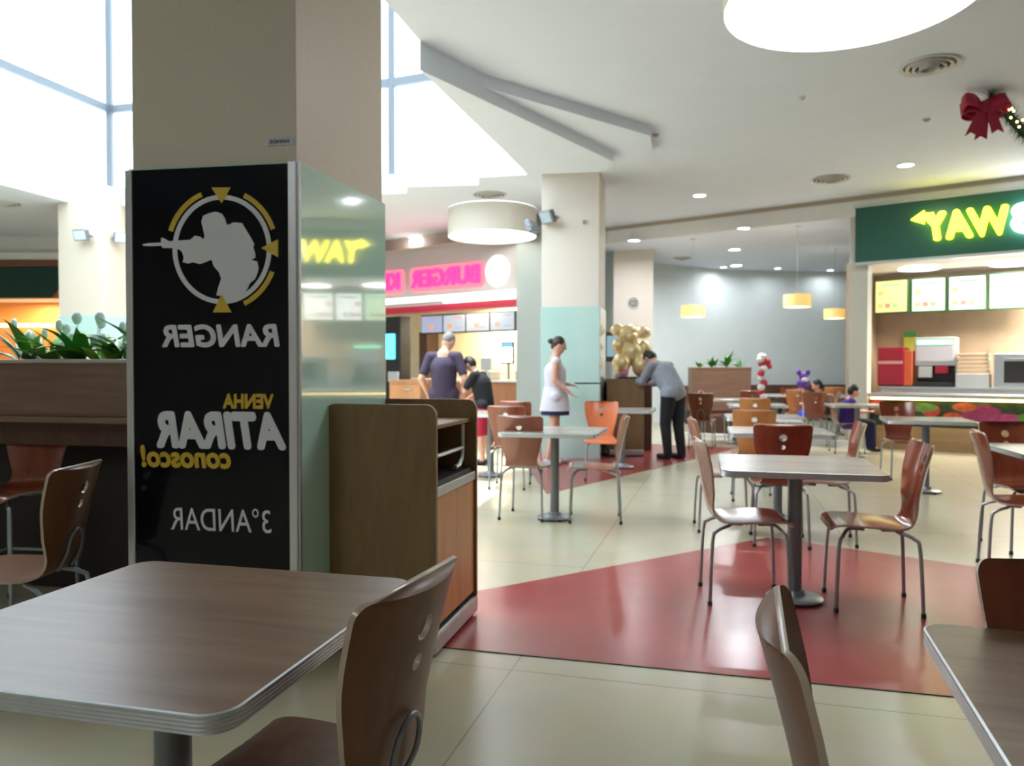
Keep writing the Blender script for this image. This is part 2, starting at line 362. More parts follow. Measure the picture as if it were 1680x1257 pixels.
for a0, a1 in ((20, 66), (112, 162), (-66, -22)):
    bm = nb(); n = 12; aa = [a0+(a1-a0)*k/n for k in range(n+1)]
    prism(bm, [ell(a, 88) for a in aa]+[ell(a, 42) for a in aa[::-1]], YF, YF-.002); link('yellow_arc', bm, M_yellow, po)
for tr in ([(700, 45), (880, 45), (795, 195)], [(1165, 612), (1325, 530), (1325, 700)], [(795, 1045), (715, 1215), (890, 1215)]):
    bm = nb(); prism(bm, [zpx(*p) for p in tr], YF-.001, YF-.0045); link('yellow_triangle', bm, M_yellow, po)
def ptext(name, s, px0, px1, py0, py1, m, **k):
    a = pl(px0, py1); b = pl(px1, py0); c = pl(px0, py0); d = pl(px1, py1)
    text_part(name, s, m, po, a[0], b[0], (a[1]+d[1])/2, (b[1]+c[1])/2, YF, depth=.002, **k)
ptext('lettering', 'RANGER', 266, 459, 532, 570, M_silver, shear=.15, bold=.035, space=1.0)
ptext('lettering', 'VENHA', 366, 449, 646, 671, M_yellow, bold=.045)
ptext('lettering', 'ATIRAR', 257, 470, 675, 737, M_silver, shear=.18, bold=.055)
ptext('lettering', 'conosco!', 231, 379, 731, 768, M_yellow, bold=.04, shear=.1)
ptext('lettering', '3°ANDAR', 281, 445, 833, 872, M_silver, bold=.0, shear=.05)

# ------------------------------------------------------------------ waste cabinets (tray trolleys)
def trolley(label, loc, rz, M_cabinet=M_cabinet):
    t = thing('waste_cabinet', label, 'waste cabinet', loc, rz)
    W, D, T = .53, .63, 1.11      # local x = -W..0 (mouth on +x side), y = 0..D
    for y in (0, D-.022):
        bm = nb(); prism(bm, rrect(-W, 0, .10, T, .0, 6, rs=(.05, .05, .005, .005)), y, y+.022, 'xz', 0)
        for f in bm.faces:
            if abs(f.normal.y) < .5: f.material_index = 1
        for f in bm.faces:
            f.normal_update()
            if abs(f.normal.y) < .5: f.material_index = 1
        link('side_panel', bm, [M_cabinet, M_cabedge], t)
    boxo('back_panel', M_cabinet, (-W+.01, -W+.03, .022, D-.022, .10, T-.03), t)
    boxo('top_shelf', M_cabedge, (-W+.03, -.03, .022, D-.022, .995, 1.015), t)
    boxo('inner_back', M_door, (-W*.62, -W*.62+.015, .022, D-.022, .76, .995), t)
    boxo('chute_floor', M_dark, (-W*.62, -.02, .022, D-.022, .745, .765), t)
    boxo('metal_strip', M_alu, (-.03, -.004, .022, D-.022, .70, .745), t)
    dd = boxo('door', M_door, (-.035, -.012, .026, D-.026, .125, .695), t)
    boxo('base_rail', M_alu, (-W+.03, .0, -.012, D+.012, .015, .10), t, .012)
    boxo('base_plinth', M_dark, (-W+.06, -.03, .03, D-.03, .0, .03), t)
    bm = nb(); y = D-.10
    tube(bm, [(-.05, y, .99), (-.05, y, .86), (-.05, y-.01, .82), (-.05, y-.05, .79), (-.05, y-.12, .785)], .012, 8); link('tray_rail', bm, M_alu, t, True)
    bm = nb(); tube(bm, [(-.05, .03, .87), (-.05, y, .87)], .010, 8); link('tray_rail', bm, M_alu, t, True)
    for yy in (.05, D-.05):
        bm = nb(); lathe(bm, [(.0, -.018), (.022, -.015), (.022, .015), (0, .018)], 16); bmesh.ops.rotate(bm, verts=bm.verts, matrix=Matrix.Rotation(PI/2, 3, 'X')); bmesh.ops.translate(bm, verts=bm.verts, vec=(-.03, yy, .022)); link('caster', bm, M_dark, t, True)
    return t
W1 = trolley('tall brown wooden waste cabinet with open chute beside the poster pillar', (-.33, 3.33, 0), R(-14))
W2 = trolley('distant brown waste cabinet below the gold balloon figure', (1.895, 11.0, 0), R(-2), wood('reddish_cabinet_veneer', (.22, .115, .075), (.28, .155, .10), .5, (14, 14, 1.2), spec=.3))

# ------------------------------------------------------------------ shell chairs
def catmull(P, n=8):
    out = []
    for i in range(len(P)-1):
        p0 = P[max(i-1, 0)]; p1 = P[i]; p2 = P[i+1]; p3 = P[min(i+2, len(P)-1)]
        for k in range(n):
            t = k/n; out.append(tuple(.5*((2*p1[j])+(-p0[j]+p2[j])*t+(2*p0[j]-5*p1[j]+4*p2[j]-p3[j])*t*t+(-p0[j]+3*p1[j]-3*p2[j]+p3[j])*t**3) for j in range(len(p1))))
    out.append(tuple(P[-1])); return out
PROF = catmull([(.222, .418, .165), (.205, .442, .188), (.15, .450, .200), (.02, .446, .205), (-.10, .440, .190), (-.165, .450, .150), (-.198, .495, .135), (-.222, .59, .158), (-.252, .72, .190), (-.292, .868, .200)], 8)
SLEN = [0]
for i in range(1, len(PROF)): SLEN.append(SLEN[-1]+math.hypot(PROF[i][0]-PROF[i-1][0], PROF[i][1]-PROF[i-1][1]))
def prof_at(s):
    s = max(0, min(SLEN[-1]-1e-6, s)); i = 0
    while SLEN[i+1] < s: i += 1
    t = (s-SLEN[i])/(SLEN[i+1]-SLEN[i]); a, b = PROF[i], PROF[i+1]
    return [a[j]+(b[j]-a[j])*t for j in range(3)]
def surf(a, s):
    y, z, hw = prof_at(s); y2, z2, _ = prof_at(s+.01); y1, z1, _ = prof_at(s-.01)
    t = Vector((0, y2-y1, z2-z1)).normalized(); n = Vector((0, -t.z, t.y)); n = -n   # towards sitter
    n = Vector((0, t.z*1.0, -t.y)); 
    up = n if n.y > 0 or n.z > 0 else -n
    back = max(0, min(1, (z-.44)/.15)) if y < -.1 else 0
    c = back*1.25+(1-back)*.15
    return Vector((a, y, z))+up*c*a*a, up
def shell_mesh(name, s0, s1, holes, mats, parent, th=.011, ztrans=0):
    N = 26; ss = [s0+(s1-s0)*k/N for k in range(N+1)]
    rc = .035
    def hw(s):
        w_ = prof_at(s)[2]; d = min(s-0 if s0 == 0 else 9, SLEN[-1]-s if s1 >= SLEN[-1]-1e-3 else 9)
        if d < rc: w_ -= rc-math.sqrt(max(0, rc*rc-(rc-d)**2))
        return w_
    def dense(s):
        return s
    if s0 == 0: ss = [rc*(1-math.cos(PI/2*k/6)) for k in range(6)]+[rc+(s1-rc)*k/N for k in range(N+1)]
    else: ss = [s0+(s1-rc-s0)*k/N for k in range(N+1)]+[s1-rc+rc*math.sin(PI/2*k/6) for k in range(1, 7)]
    right = [(hw(s), s) for s in ss]; left = [(-a, s) for a, s in right[::-1]]
    outer = right+left
    hs = []
    for (hx, hsx, r) in holes: hs.append([(hx+r*math.cos(2*PI*k/16), hsx+r*math.sin(2*PI*k/16)) for k in range(16)])
    pts = []; edges = []
    def loop(l):
        b0 = len(pts); pts.extend(Vector(p) for p in l); edges.extend((b0+i, b0+(i+1) % len(l)) for i in range(len(l)))
    loop(outer)
    for h in hs: loop(h)
    for s in ss[1:-1]:
        for k in range(-5, 6):
            a = k/6*hw(s)
            if all(math.hypot(a-h[0], s-h[1]) > h[2]+.006 for h in holes): pts.append(Vector((a, s)))
    V, E, Fc, *_ = geometry.delaunay_2d_cdt(pts, edges, [], 0, 1e-6)
    def ins(p, poly):
        c = False; n = len(poly)
        for i in range(n):
            a, b = poly[i], poly[(i+1) % n]
            if (a[1] > p[1]) != (b[1] > p[1]) and p[0] < (b[0]-a[0])*(p[1]-a[1])/(b[1]-a[1])+a[0]: c = not c
        return c
    bm = nb(); T = []; B = []
    for v in V:
        p, n = surf(v.x, v.y); T.append(bm.verts.new(p+n*th/2+Vector((0, 0, ztrans)))); B.append(bm.verts.new(p-n*th/2+Vector((0, 0, ztrans))))
    ed = {}
    for f in Fc:
        c = (sum(V[i].x for i in f)/len(f), sum(V[i].y for i in f)/len(f))
        if not ins(c, outer) or any(ins(c, h) for h in hs): continue
        bm.faces.new([T[i] for i in f]); bm.faces.new([B[i] for i in f][::-1])
        for a, b in zip(f, list(f[1:])+[f[0]]): ed[(a, b)] = 1
    for (a, b) in ed:
        if (b, a) not in ed: q = bm.faces.new((T[b], T[a], B[a], B[b])); q.material_index = 1
    for v in [v for v in bm.verts if not v.link_faces]: bm.verts.remove(v)
    return link(name, bm, mats, parent, smooth=True, angle=45)
SJ = next(SLEN[i] for i in range(len(PROF)) if PROF[i][0] <= -.17)
def leg(bm, sx, sy, zt=0, spread=1.0):
    x0 = .10*sx; y0 = .13 if sy > 0 else -.10
    x1, y1 = .185*sx*spread, (.20 if sy > 0 else -.215)*spread
    p = [(x0, y0*.4, .425+zt), (x0*1.1, y0*.9, .427+zt), (x0*1.3, y0*1.1, .42+zt), ((x0*1.4+x1*.1), y1*.82, .395+zt), (x1*.93, y1*.93, .34+zt), (x1, y1, .012)]
    tube(bm, catmull(p, 5), .0095, 8)
def make_chair(label, mats, holes=True, zt=0):
    t = thing('dining_chair' if zt == 0 else 'bar_stool', label, 'chair' if zt == 0 else 'stool')
    if zt == 0: t['group'] = 'bentwood dining chairs'
    shell_mesh('seat', 0, SJ, [], mats, t, ztrans=zt)
    hh = [(0, SLEN[-1]-.085, .026), (0, SLEN[-1]-.155, .017)] if holes else []
    b = shell_mesh('backrest', SJ, SLEN[-1], hh, mats, t, ztrans=zt)
    for sx in (-1, 1):
        for sy in (1, -1):
            bm = nb(); leg(bm, sx, sy, zt, 1.0 if zt == 0 else 1.12); l = link('leg', bm, M_chrome, t, True)
            bm = nb(); x1, y1 = .185*sx, (.20 if sy > 0 else -.215); k = 1.0 if zt == 0 else 1.12
            lathe(bm, [(.0, 0), (.013, 0), (.013, .022), (.0105, .026), (0, .026)], 12, (x1*k, y1*k, 0)); link('foot_cap', bm, M_dark, l, True)
    bm = nb(); box(bm, -.11, .11, -.07, -.03, .418+zt, .436+zt, .003); box(bm, -.11, .11, .05, .09, .418+zt, .436+zt, .003); link('seat_bracket', bm, M_steel, t)
    if zt:
        bm = nb(); zz = .28; tube(bm, [(.195, .21, zz), (-.195, .21, zz), (-.195, -.225, zz), (.195, -.225, zz)], .008, 8, closed=True); link('footrest', bm, M_chrome, t, True)
    return t
CH = {k: [m, M_plyedge] for k, m in (('brown', M_ch_brown), ('maho', M_ch_maho), ('orange', M_ch_litorange), ('coral', M_ch_sheen), ('vivid', M_ch_litvivid))}  # same chairs under different light, painted as separate ply colours
protos = {}
def chair(kind, x, y, face, label):
    """face: heading the sitter looks, degrees clockwise from +Y"""
    rz = -R(face)
    if kind not in protos:
        t = make_chair(label, CH[kind]); protos[kind] = t; t.location = (x, y, 0); t.rotation_euler = (0, 0, rz); return t
    return dup(protos[kind], (x, y, 0), rz, label)
chair('brown', -.42, 1.525, -70, 'brown bentwood chair pushed against the nearest left table, back with two holes')
br = [o for o in COL.objects if o.name == 'dining_chair'][0]
bm = nb(); tube(bm, catmull([(-.05, -.190, .452), (-.052, -.226, .52), (-.042, -.240, .585), (0, -.246, .615), (.042, -.240, .585), (.052, -.226, .52), (.05, -.190, .452)], 5), .006, 8); link('back_brace', bm, M_steel, br, True)
chair('brown', .675, 1.14, 107, 'brown bentwood chair seen edge-on with pale rim, left of the nearest right table')
chair('maho', 1.13, 1.31, 184, 'red-brown chair back at right frame edge behind the nearest right table')
chair('maho', 1.29, 4.24, 96, 'glossy red-brown chair at left side of the middle table on red floor')
chair('maho', 1.92, 4.10, 283, 'glossy red-brown chair at right side of the middle table on red floor')
chair('maho', 1.95, 5.59, 14, 'dark red chair back with two bright holes just behind the middle table')
chair('maho', 2.28, 5.63, 287, 'red-brown chair seen sideways at right, behind the middle table')
chair('coral', 1.68, 6.05, 98, 'chair with pinkish sheen seen edge-on behind the left chair of the middle table')
chair('orange', 2.34, 7.46, 14, 'orange-lit wooden chair in the aisle column, nearer of the two orange backs')
chair('orange', 3.24, 10.28, 14, 'orange-lit wooden chair in the aisle column, farther of the two orange backs')
chair('maho', 4.5, 8.82, 190, 'dark chair behind the table in front of the sandwich counter')
chair('maho', 3.17, 4.74, 113, 'red-brown chair facing right beside the white-lit table at right edge')
chair('maho', 3.60, 5.38, 186, 'dark brown chair behind the white-lit table at right edge')
chair('coral', .13, 6.56, 16, 'coral-lit chair with broad back facing the camera side, left of the centre-left table')
chair('coral', .69, 6.42, 276, 'chair seen edge-on with white highlight, right of the centre-left table')
chair('vivid', 1.03, 8.82, 186, 'brightly lit coral-orange chair back beside the far waste cabinet')
chair('maho', .12, 9.3, 20, 'red-brown chair back next to the woman in white, above the coral-lit chair')
chair('maho', -.02, 8.2, 10, 'brown chair between the teenager in black and the coral-lit chair')
chair('brown', -2.02, 3.12, -92, 'dark chair turned sideways in the shade left of the poster')
ST = make_chair('dark tall stool with two-hole back tucked under the planter ledge', CH['maho'], zt=.19)
ST.location = (-2.60, 3.95, 0); ST.rotation_euler = (0, 0, R(172))
# far rows of chairs near the rear wall
far = [(4.25, 13.7, 10, 'maho', 'far dark chair in front of the wooden planter'), (3.55, 13.4, 95, 'maho', 'far dark chair beside the leaning man'),
       (3.05, 12.3, 20, 'brown', 'far brown chair right behind the leaning man'), (5.15, 13.9, 15, 'orange', 'far tan-lit chair below the candy-striped balloons'),
       (5.6, 15.3, 190, 'maho', 'far dark chair facing forward near the rear bench'), (5.75, 14.6, 100, 'brown', 'far brown chair left of the seated children'),
       (6.75, 16.2, 10, 'orange', 'far tan-lit chair by the rear bench left of the shop post'), (5.0, 12.75, 12, 'maho', 'far red-brown chair next to the shop post'),
       (4.6, 15.6, 10, 'maho', 'small far chair in front of the rear bench under the striped balloons')]
for x, y, f, k, l in far: chair(k, x, y, f, l)

# ------------------------------------------------------------------ pedestal tables
def make_table(label, W=.78, topm=M_tabletop, name='dining_table'):
    t = thing(name, label, 'table', group='pedestal dining tables')
    bm = nb(); prism(bm, rrect(-W/2+.004, W/2-.004, -W/2+.004, W/2-.004, .05, 6), .722, .7505, 'xy'); link('tabletop', bm, topm, t)
    bm = nb(); P = rrect(-W/2, W/2, -W/2, W/2, .054, 8); n = len(P); rings = []
    prof = [(0.004, .7505), (0, .749)]+[q for k in range(4) for q in ((0, .7455-.0065*k), (.0010, .7435-.0065*k), (.0010, .7415-.0065*k))]+[(0, .7195), (.006, .7165)]
    for off, z in prof:
        ring = []
        for i, p in enumerate(P):
            a, b = P[i-1], P[(i+1) % n]; tx, ty = b[0]-a[0], b[1]-a[1]; l = math.hypot(tx, ty); ring.append(bm.verts.new((p[0]-ty/l*off, p[1]+tx/l*off, z)))
        rings.append(ring)
    for A_, B_ in zip(rings, rings[1:]):
        for i in range(n): bm.faces.new((A_[i], A_[(i+1) % n], B_[(i+1) % n], B_[i]))
    link('metal_edge', bm, M_alu, t)
    bm = nb(); tube(bm, [(0, 0, .03), (0, 0, .70)], .038, 16); link('pole', bm, M_steel, t, True)
    bm = nb(); box(bm, -.16, .16, -.03, .03, .70, .722, .004); box(bm, -.03, .03, -.16, .16, .70, .722, .004); link('top_bracket', bm, M_steel, t)
    bm = nb(); lathe(bm, [(0, .012), (.145, .012), (.15, .018), (.14, .026), (.06, .034), (.05, .06), (0, .06)], 32); link('base', bm, M_steelb, t, True)
    for k in range(4):
        bm = nb(); a = R(90*k+30); lathe(bm, [(0, 0), (.016, 0), (.016, .014), (0, .014)], 10, (.13*math.cos(a), .13*math.sin(a), .0)); link('levelling_foot', bm, M_dark, t, True)
    return t
G14 = R(-14)
T0 = make_table('large brown laminate table with ribbed metal edge at lower left'); T0.location = (-.713, 1.60, 0); T0.rotation_euler = (0, 0, G14)
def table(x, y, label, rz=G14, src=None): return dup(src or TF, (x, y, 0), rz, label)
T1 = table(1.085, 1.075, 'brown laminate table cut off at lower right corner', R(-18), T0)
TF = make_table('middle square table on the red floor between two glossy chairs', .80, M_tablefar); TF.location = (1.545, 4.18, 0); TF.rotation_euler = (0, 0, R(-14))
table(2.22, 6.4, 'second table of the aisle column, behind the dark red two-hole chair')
table(2.72, 8.3, 'third table of the aisle column, behind the nearer orange-lit chair')
table(3.50, 11.0, 'fourth table of the aisle column, behind the farther orange-lit chair')
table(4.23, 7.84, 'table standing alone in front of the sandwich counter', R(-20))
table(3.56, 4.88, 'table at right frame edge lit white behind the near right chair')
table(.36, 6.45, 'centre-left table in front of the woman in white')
table(1.40, 9.75, 'small far table behind the brightly lit coral chair')
table(-.25, 9.0, 'sunlit table between the teenager and the coral-lit chair')
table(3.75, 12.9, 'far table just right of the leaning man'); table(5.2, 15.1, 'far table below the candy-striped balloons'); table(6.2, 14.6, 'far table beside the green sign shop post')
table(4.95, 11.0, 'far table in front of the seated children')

# ------------------------------------------------------------------ planter partition at left
pr = thing('planter_partition', 'brown wooden planter partition with ledge left of the poster pillar', 'planter', (-1.62, 3.80, 0), R(-12))
boxo('planter_box', M_partition, (-5.0, 0, 0, .45, 1.02, 1.30), pr); boxo('top_rim', mat('pale_rim', (.42, .38, .35), .35), (-5.0, 0, -.012, .03, 1.295, 1.315), pr); boxo('top_rim', M_partition, (-5.0, 0, .42, .462, 1.295, 1.312), pr)
boxo('ledge', M_partition, (-5.0, 0, -.04, 0, .99, 1.02), pr, .006)
boxo('apron', M_partdark, (-5.0, 0, .10, .14, .86, .99), pr); boxo('post', M_partdark, (-.22, 0, .02, .14, 0, .99), pr); boxo('post', M_partdark, (-2.6, -2.4, .02, .14, 0, .99), pr)
boxo('back_board', mat('dark_interior_board', (.02, .012, .01), .6), (-5.0, 0, .40, .44, 0, 1.02), pr)  # near-black colour stands for the dark interior behind the openings
boxo('soil', mat('soil', (.03, .02, .012), .9, var=.3, vscale=30), (-4.98, -.02, .035, .415, 1.20, 1.27), pr, 0)
def leafm(name, c): return mat(name, c, .35, spec=.5, var=.25, vscale=5)
M_leaf = leafm('dark_leaf', (.045, .24, .03)); M_leaf2 = leafm('bright_leaf', (.24, .50, .05)); M_pale = mat('pale_spathe', (.62, .72, .74), .4)
def leafmesh(bm, base, az, L, Wd, rise, droop, seg=7):
    pts = []; d = Vector((math.cos(az), math.sin(az), 0)); s = Vector((-d.y, d.x, 0)); p = Vector(base); a = rise; rows = []
    for k in range(seg+1):
        t = k/seg; w_ = Wd*max(.06, math.sin(PI*min(1, t*1.02)**.8))*.5 if t > .25 else Wd*.05
        if k == seg: w_ = .001
        n = Vector((d.x*-math.sin(a), d.y*-math.sin(a), math.cos(a)))
        rows.append((bm.verts.new(p-s*w_+n*w_*.35), bm.verts.new(p), bm.verts.new(p+s*w_+n*w_*.35)))
        p = p+(d*math.cos(a)+Vector((0, 0, 1))*math.sin(a))*L/seg; a -= droop/seg
    for A_, B_ in zip(rows, rows[1:]):
        bm.faces.new((A_[0], A_[1], B_[1], B_[0])); bm.faces.new((A_[1], A_[2], B_[2], B_[1]))
def plant(label, x, y, z, rz, n, L, m, flowers=0, spread=.12, group=None, tall=1.0):
    t = thing('leafy_plant', label, 'plant', (x, y, z), rz, group)
    bm = nb()
    for k in range(n):
        az = random.uniform(0, 2*PI); rr = random.uniform(0, spread)
        leafmesh(bm, (rr*math.cos(az), rr*.6*math.sin(az), 0), az+random.uniform(-.5, .5), L*random.uniform(.6, 1.15), L*.24, random.uniform(.75, 1.5)*tall, random.uniform(.5, 1.7))
    link('leaves', bm, m, t, True, 60)
    bm = nb(); tube(bm, [(0, 0, -.03), (.01, 0, L*.35)], .006, 6); link('stem', bm, M_leaf, t, True)
    for k in range(flowers):
        a = random.uniform(0, 2*PI); r = spread*random.uniform(.3, 1.4); zz = L*random.uniform(.45, 1.0)
        fl = nb(); blob(fl, (r*math.cos(a), r*.6*math.sin(a), zz), (.027, .016, .036), 2); tube(fl, [(r*.5*math.cos(a), r*.3*math.sin(a), 0), (r*math.cos(a), r*.6*math.sin(a), zz)], .002, 5); link('flower', fl, M_pale, t, True)
    return t
pm = Matrix.Translation((-1.62, 3.80, 0)) @ Matrix.Rotation(R(-12), 4, 'Z')
for i, (u, n, L, m, fl, lab, tl) in enumerate([
    (-.10, 10, .17, M_leaf, 1, 'dark leafy plant in planter, touching the poster pillar', 1), (-.26, 12, .20, M_leaf, 2, 'plant with one tall upright leaf in the planter beside the pillar', 1.15),
    (-.42, 12, .17, M_leaf, 2, 'dark spreading plant in the planter below the twin floodlights', 1), (-.58, 12, .15, M_leaf2, 2, 'bright green plant in the planter, third in from the pillar side', .9),
    (-.74, 13, .17, M_leaf, 3, 'dark green plant in the planter with white flower near orange shop', .95), (-.90, 12, .14, M_leaf2, 2, 'yellow-green plant in the planter close to the left frame edge', .9),
    (-1.06, 12, .17, M_leaf, 2, 'plant in the planter at the very left frame edge', 1)]):
    p = pm @ Vector((u-.03, .2, 1.27)); plant(lab, p.x, p.y, p.z, random.uniform(0, 3), n+5, L*1.75, m, fl+1, .09, 'plants in the left planter', tl)

# ------------------------------------------------------------------ lights of the hall
M_drumside = mat('drum_shade_side', (.80, .77, .72), .7)
M_drumlit = emis('drum_diffuser', (.98, .985, 1), 5.2, (.8, .8, .8))
def drum(label, x, y, M_drumlit=M_drumlit):
    t = thing('drum_lamp', label, 'ceiling lamp', (x, y, 0), 0, None)
    bm = nb(); r = .765; n = 64
    lathe(bm, [(r, 3.53), (r, 3.99), (r-.01, 3.99), (r-.01, 3.53), (r, 3.53)], n); 
    link('shade', bm, M_drumside, t, True, 50)
    bm = nb(); lathe(bm, [(0, 3.545), (r-.012, 3.545), (r-.012, 3.56), (0, 3.56)], n); link('diffuser', bm, M_drumlit, t)
    return t
drum('huge round white drum lamp cut off by the top frame edge', 2.09, 4.78)
drum('round white drum lamp hanging above the burger counter sign', -.34, 13.3, emis('small_drum_diffuser', (1, .99, .96), 1.7, (.8, .8, .8)))
M_down = emis('downlight_diffuser', (.93, .97, 1), 8); M_ringw = mat('downlight_ring', (.8, .8, .8), .4)
def down(label, px, py, z, r=.10, power=8):
    p = at_z(px, py, z); t = thing('downlight', label, 'downlight', (p.x, p.y, z), 0, 'recessed ceiling downlights')
    bm = nb(); lathe(bm, [(r*1.18, 0), (r*1.2, -.012), (r*1.0, -.014), (r*1.0, 0)], 28); link('ring', bm, M_ringw, t, True)
    bm = nb(); lathe(bm, [(0, -.008), (r, -.008), (r, -.002), (0, -.002)], 28); link('diffuser', bm, M_down, t)
    area('downlight_glow', (p.x, p.y, z-.03), r*1.8, power*(5.2 if z < 3.9 else .8), (.95, .98, 1), spread=165).parent = None
    return t
down('downlight on the white ceiling, nearest the red bow', 1486, 270, ZC, .10); down('downlight on the white ceiling, centre, before the bulkhead line', 1148, 320, ZC, .095)
down('downlight right of the far green-glass pillar', 1041, 394, ZB, .115, 3); down('topmost downlight behind the bulkhead, in the centre of the bay', 1221, 374, ZB, .11)
down('second downlight down in the centre of the bay', 1205, 409, ZB, .115); down('third, lowest downlight of the centre bay row', 1208, 435, ZB-.005, .125, 1.0)
for px, py, lab in ((1187, 438, 'small wall-washer light touching the lowest centre downlight'), (1276, 440, 'small wall-washer light above the middle of the rear wall'), (1362, 443, 'small wall-washer light close to the shop post')):
    down(lab, px, py, ZB-.004, .075, .5)
down('downlight left of the hanging drum lamp', 684, 388, ZC, .17)
# tilted floodlights on pillars
def flood(label, p, rz, lit, tilt=50):
    t = thing('floodlight', label, 'floodlight', p, rz, 'pillar floodlights')
    bm = nb(); box(bm, -.12, .12, -.04, .04, -.09, .09, .012); bmesh.ops.rotate(bm, verts=bm.verts, matrix=Matrix.Rotation(R(tilt), 3, 'X')); link('housing', bm, M_steel, t)
    bm = nb(); box(bm, -.10, .10, -.046, -.0405, -.07, .07, .002); bmesh.ops.rotate(bm, verts=bm.verts, matrix=Matrix.Rotation(R(tilt), 3, 'X')); link('lens', bm, mat('flood_glass_lit', (.45, .60, .72), .1, emit=(.6, .8, 1), es=.18) if lit else mat('flood_glass', (.35, .42, .45), .1), t)
    bm = nb(); tube(bm, [(-.13, 0, 0), (-.14, .08, -.02), (0, .13, -.02), (.14, .08, -.02), (.13, 0, 0)], .010, 6); link('bracket', bm, M_steel, t, True)
    return t
def ppt(A, rz, x, y, z):
    q = Matrix.Translation((A[0], A[1], 0)) @ Matrix.Rotation(rz, 4, 'Z') @ Vector((x, y, z)); return q
flood('grey floodlight on the front face of the far green-glass pillar', ppt((1.21, 10.7), R(-12), -.70, -.14, 3.37), R(-50), False, 25)
flood('grey floodlight on the left side of the far green-glass pillar', ppt((1.21, 10.7), R(-12), -.95, .0, 3.27), R(-120), False, 25)
flood('floodlight, left one of the lit pair on the far left pillar', ppt((-6.72, 12.55), R(-14), -.20, -.16, 3.42), R(-10), True, 18)
flood('floodlight, right one of the lit pair on the far left pillar', ppt((-6.72, 12.55), R(-14), .17, .3, 3.44), R(35), True, 18)
# ceiling vents, smoke heads, dome camera
def vent(label, px, py, z, r):
    p = at_z(px, py, z); t = thing('air_vent', label, 'ceiling vent', (p.x, p.y, z), 0, 'round ceiling vents')
    bm = nb()
    for k in range(4):
        rr = r*(1-.22*k); lathe(bm, [(rr, -.0), (rr*1.0, -.02-.012*k), (rr*.86, -.012-.012*k), (rr*.86, 0)], 36)
    link('louvre', bm, mat('vent_white', (.62, .62, .62), .5), t, True)
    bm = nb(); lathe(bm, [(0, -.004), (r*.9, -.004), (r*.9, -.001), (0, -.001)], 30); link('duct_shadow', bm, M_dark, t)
    return t
vent('large round ceiling vent beside the huge drum lamp', 1525, 106, ZC, .25); vent('round ceiling vent left of the downlight near the bow', 1363, 293, ZC, .27)
vent('round ceiling vent above the hanging drum lamp', 803, 319, ZC, .27); vent('ceiling vent at the left frame edge above the dark shop sign', 5, 333, ZC, .27); vent('small vent on the bay ceiling right of the far pillar', 1120, 423, ZB, .2)
def dome(label, cat, p, r, m, flip=1):
    t = thing('ceiling_dome', label, cat, p); bm = nb(); lathe(bm, [(r*1.2, 0), (r*1.2, -r*.3*flip), (r*.9, -r*.5*flip), (r*.5, -r*.9*flip), (0, -r*flip)], 20); link('dome', bm, m, t, True)
    bm = nb(); lathe(bm, [(r*1.35, 0), (r*1.35, -r*.15), (0, -r*.15)], 20); link('mount_ring', bm, M_ringw, t); return t
M_grey = mat('grey_plastic', (.35, .35, .36), .5)
dome('small grey sprinkler head on ceiling beside the plaster step', 'sprinkler', at_z(1076, 220, ZC), .035, M_grey); dome('small grey sprinkler head on ceiling left of the red bow', 'sprinkler', at_z(1520, 195, ZC), .035, M_grey)
dome('pale sprinkler head on ceiling below the huge drum lamp', 'sprinkler', at_z(1315, 160, ZC), .03, mat('pale_plastic', (.6, .6, .6), .5))
c1 = dome('small dark security camera on the plain far pillar', 'camera', Vector((0, 0, 0)), .09, M_dark); c1.location = ppt((2.90, 15.8), R(-10), -.40, -.02, 2.62); c1.rotation_euler = (R(90), 0, R(-10))
c2 = dome('small grey disc on the front of the far green-glass pillar', 'sensor', Vector((0, 0, 0)), .03, M_grey); c2.location = ppt((1.21, 10.7), R(-12), -.20, -.01, 3.30); c2.rotation_euler = (R(90), 0, R(-12))
# pendant lamps
M_shade = mat('amber_fabric_shade', (.75, .50, .22), .7, emit=(1, .55, .15), es=.38); M_pend = emis('pendant_diffuser', (1, .97, .9), 3)
def pendant(label, px, py, Y, w_):
    p = at_y(px, py, Y); r = w_/2/F*Y; h = r*.95
    t = thing('pendant_lamp', label, 'pendant lamp', (p.x, p.y, p.z), 0, 'amber pendant lamps')
    bm = nb(); lathe(bm, [(r*.98, -h/2), (r, -h/2), (r, h/2), (r*.98, h/2), (r*.98, -h/2)], 36); link('lamp_shade', bm, M_shade, t, True, 50)
    bm = nb(); lathe(bm, [(0, -h/2+.015), (r*.96, -h/2+.015), (r*.96, -h/2+.03), (0, -h/2+.03)], 36); link('diffuser', bm, M_pend, t)
    bm = nb(); tube(bm, [(0, 0, h/2), (0, 0, ZB-p.z)], .003, 6); link('cord', bm, M_grey, t); bm = nb(); lathe(bm, [(0, ZB-p.z-.03), (.06, ZB-p.z-.03), (.06, ZB-p.z), (0, ZB-p.z)], 16); link('canopy', bm, M_white, t)
    return t
pendant('amber drum pendant, leftmost over the far seating', 1137, 511, 14.5, 39); pendant('amber drum pendant, highest and middle one', 1308, 494, 13.2, 43); pendant('amber drum pendant, dimmer one by the shop post', 1369, 515, 15.8, 33)

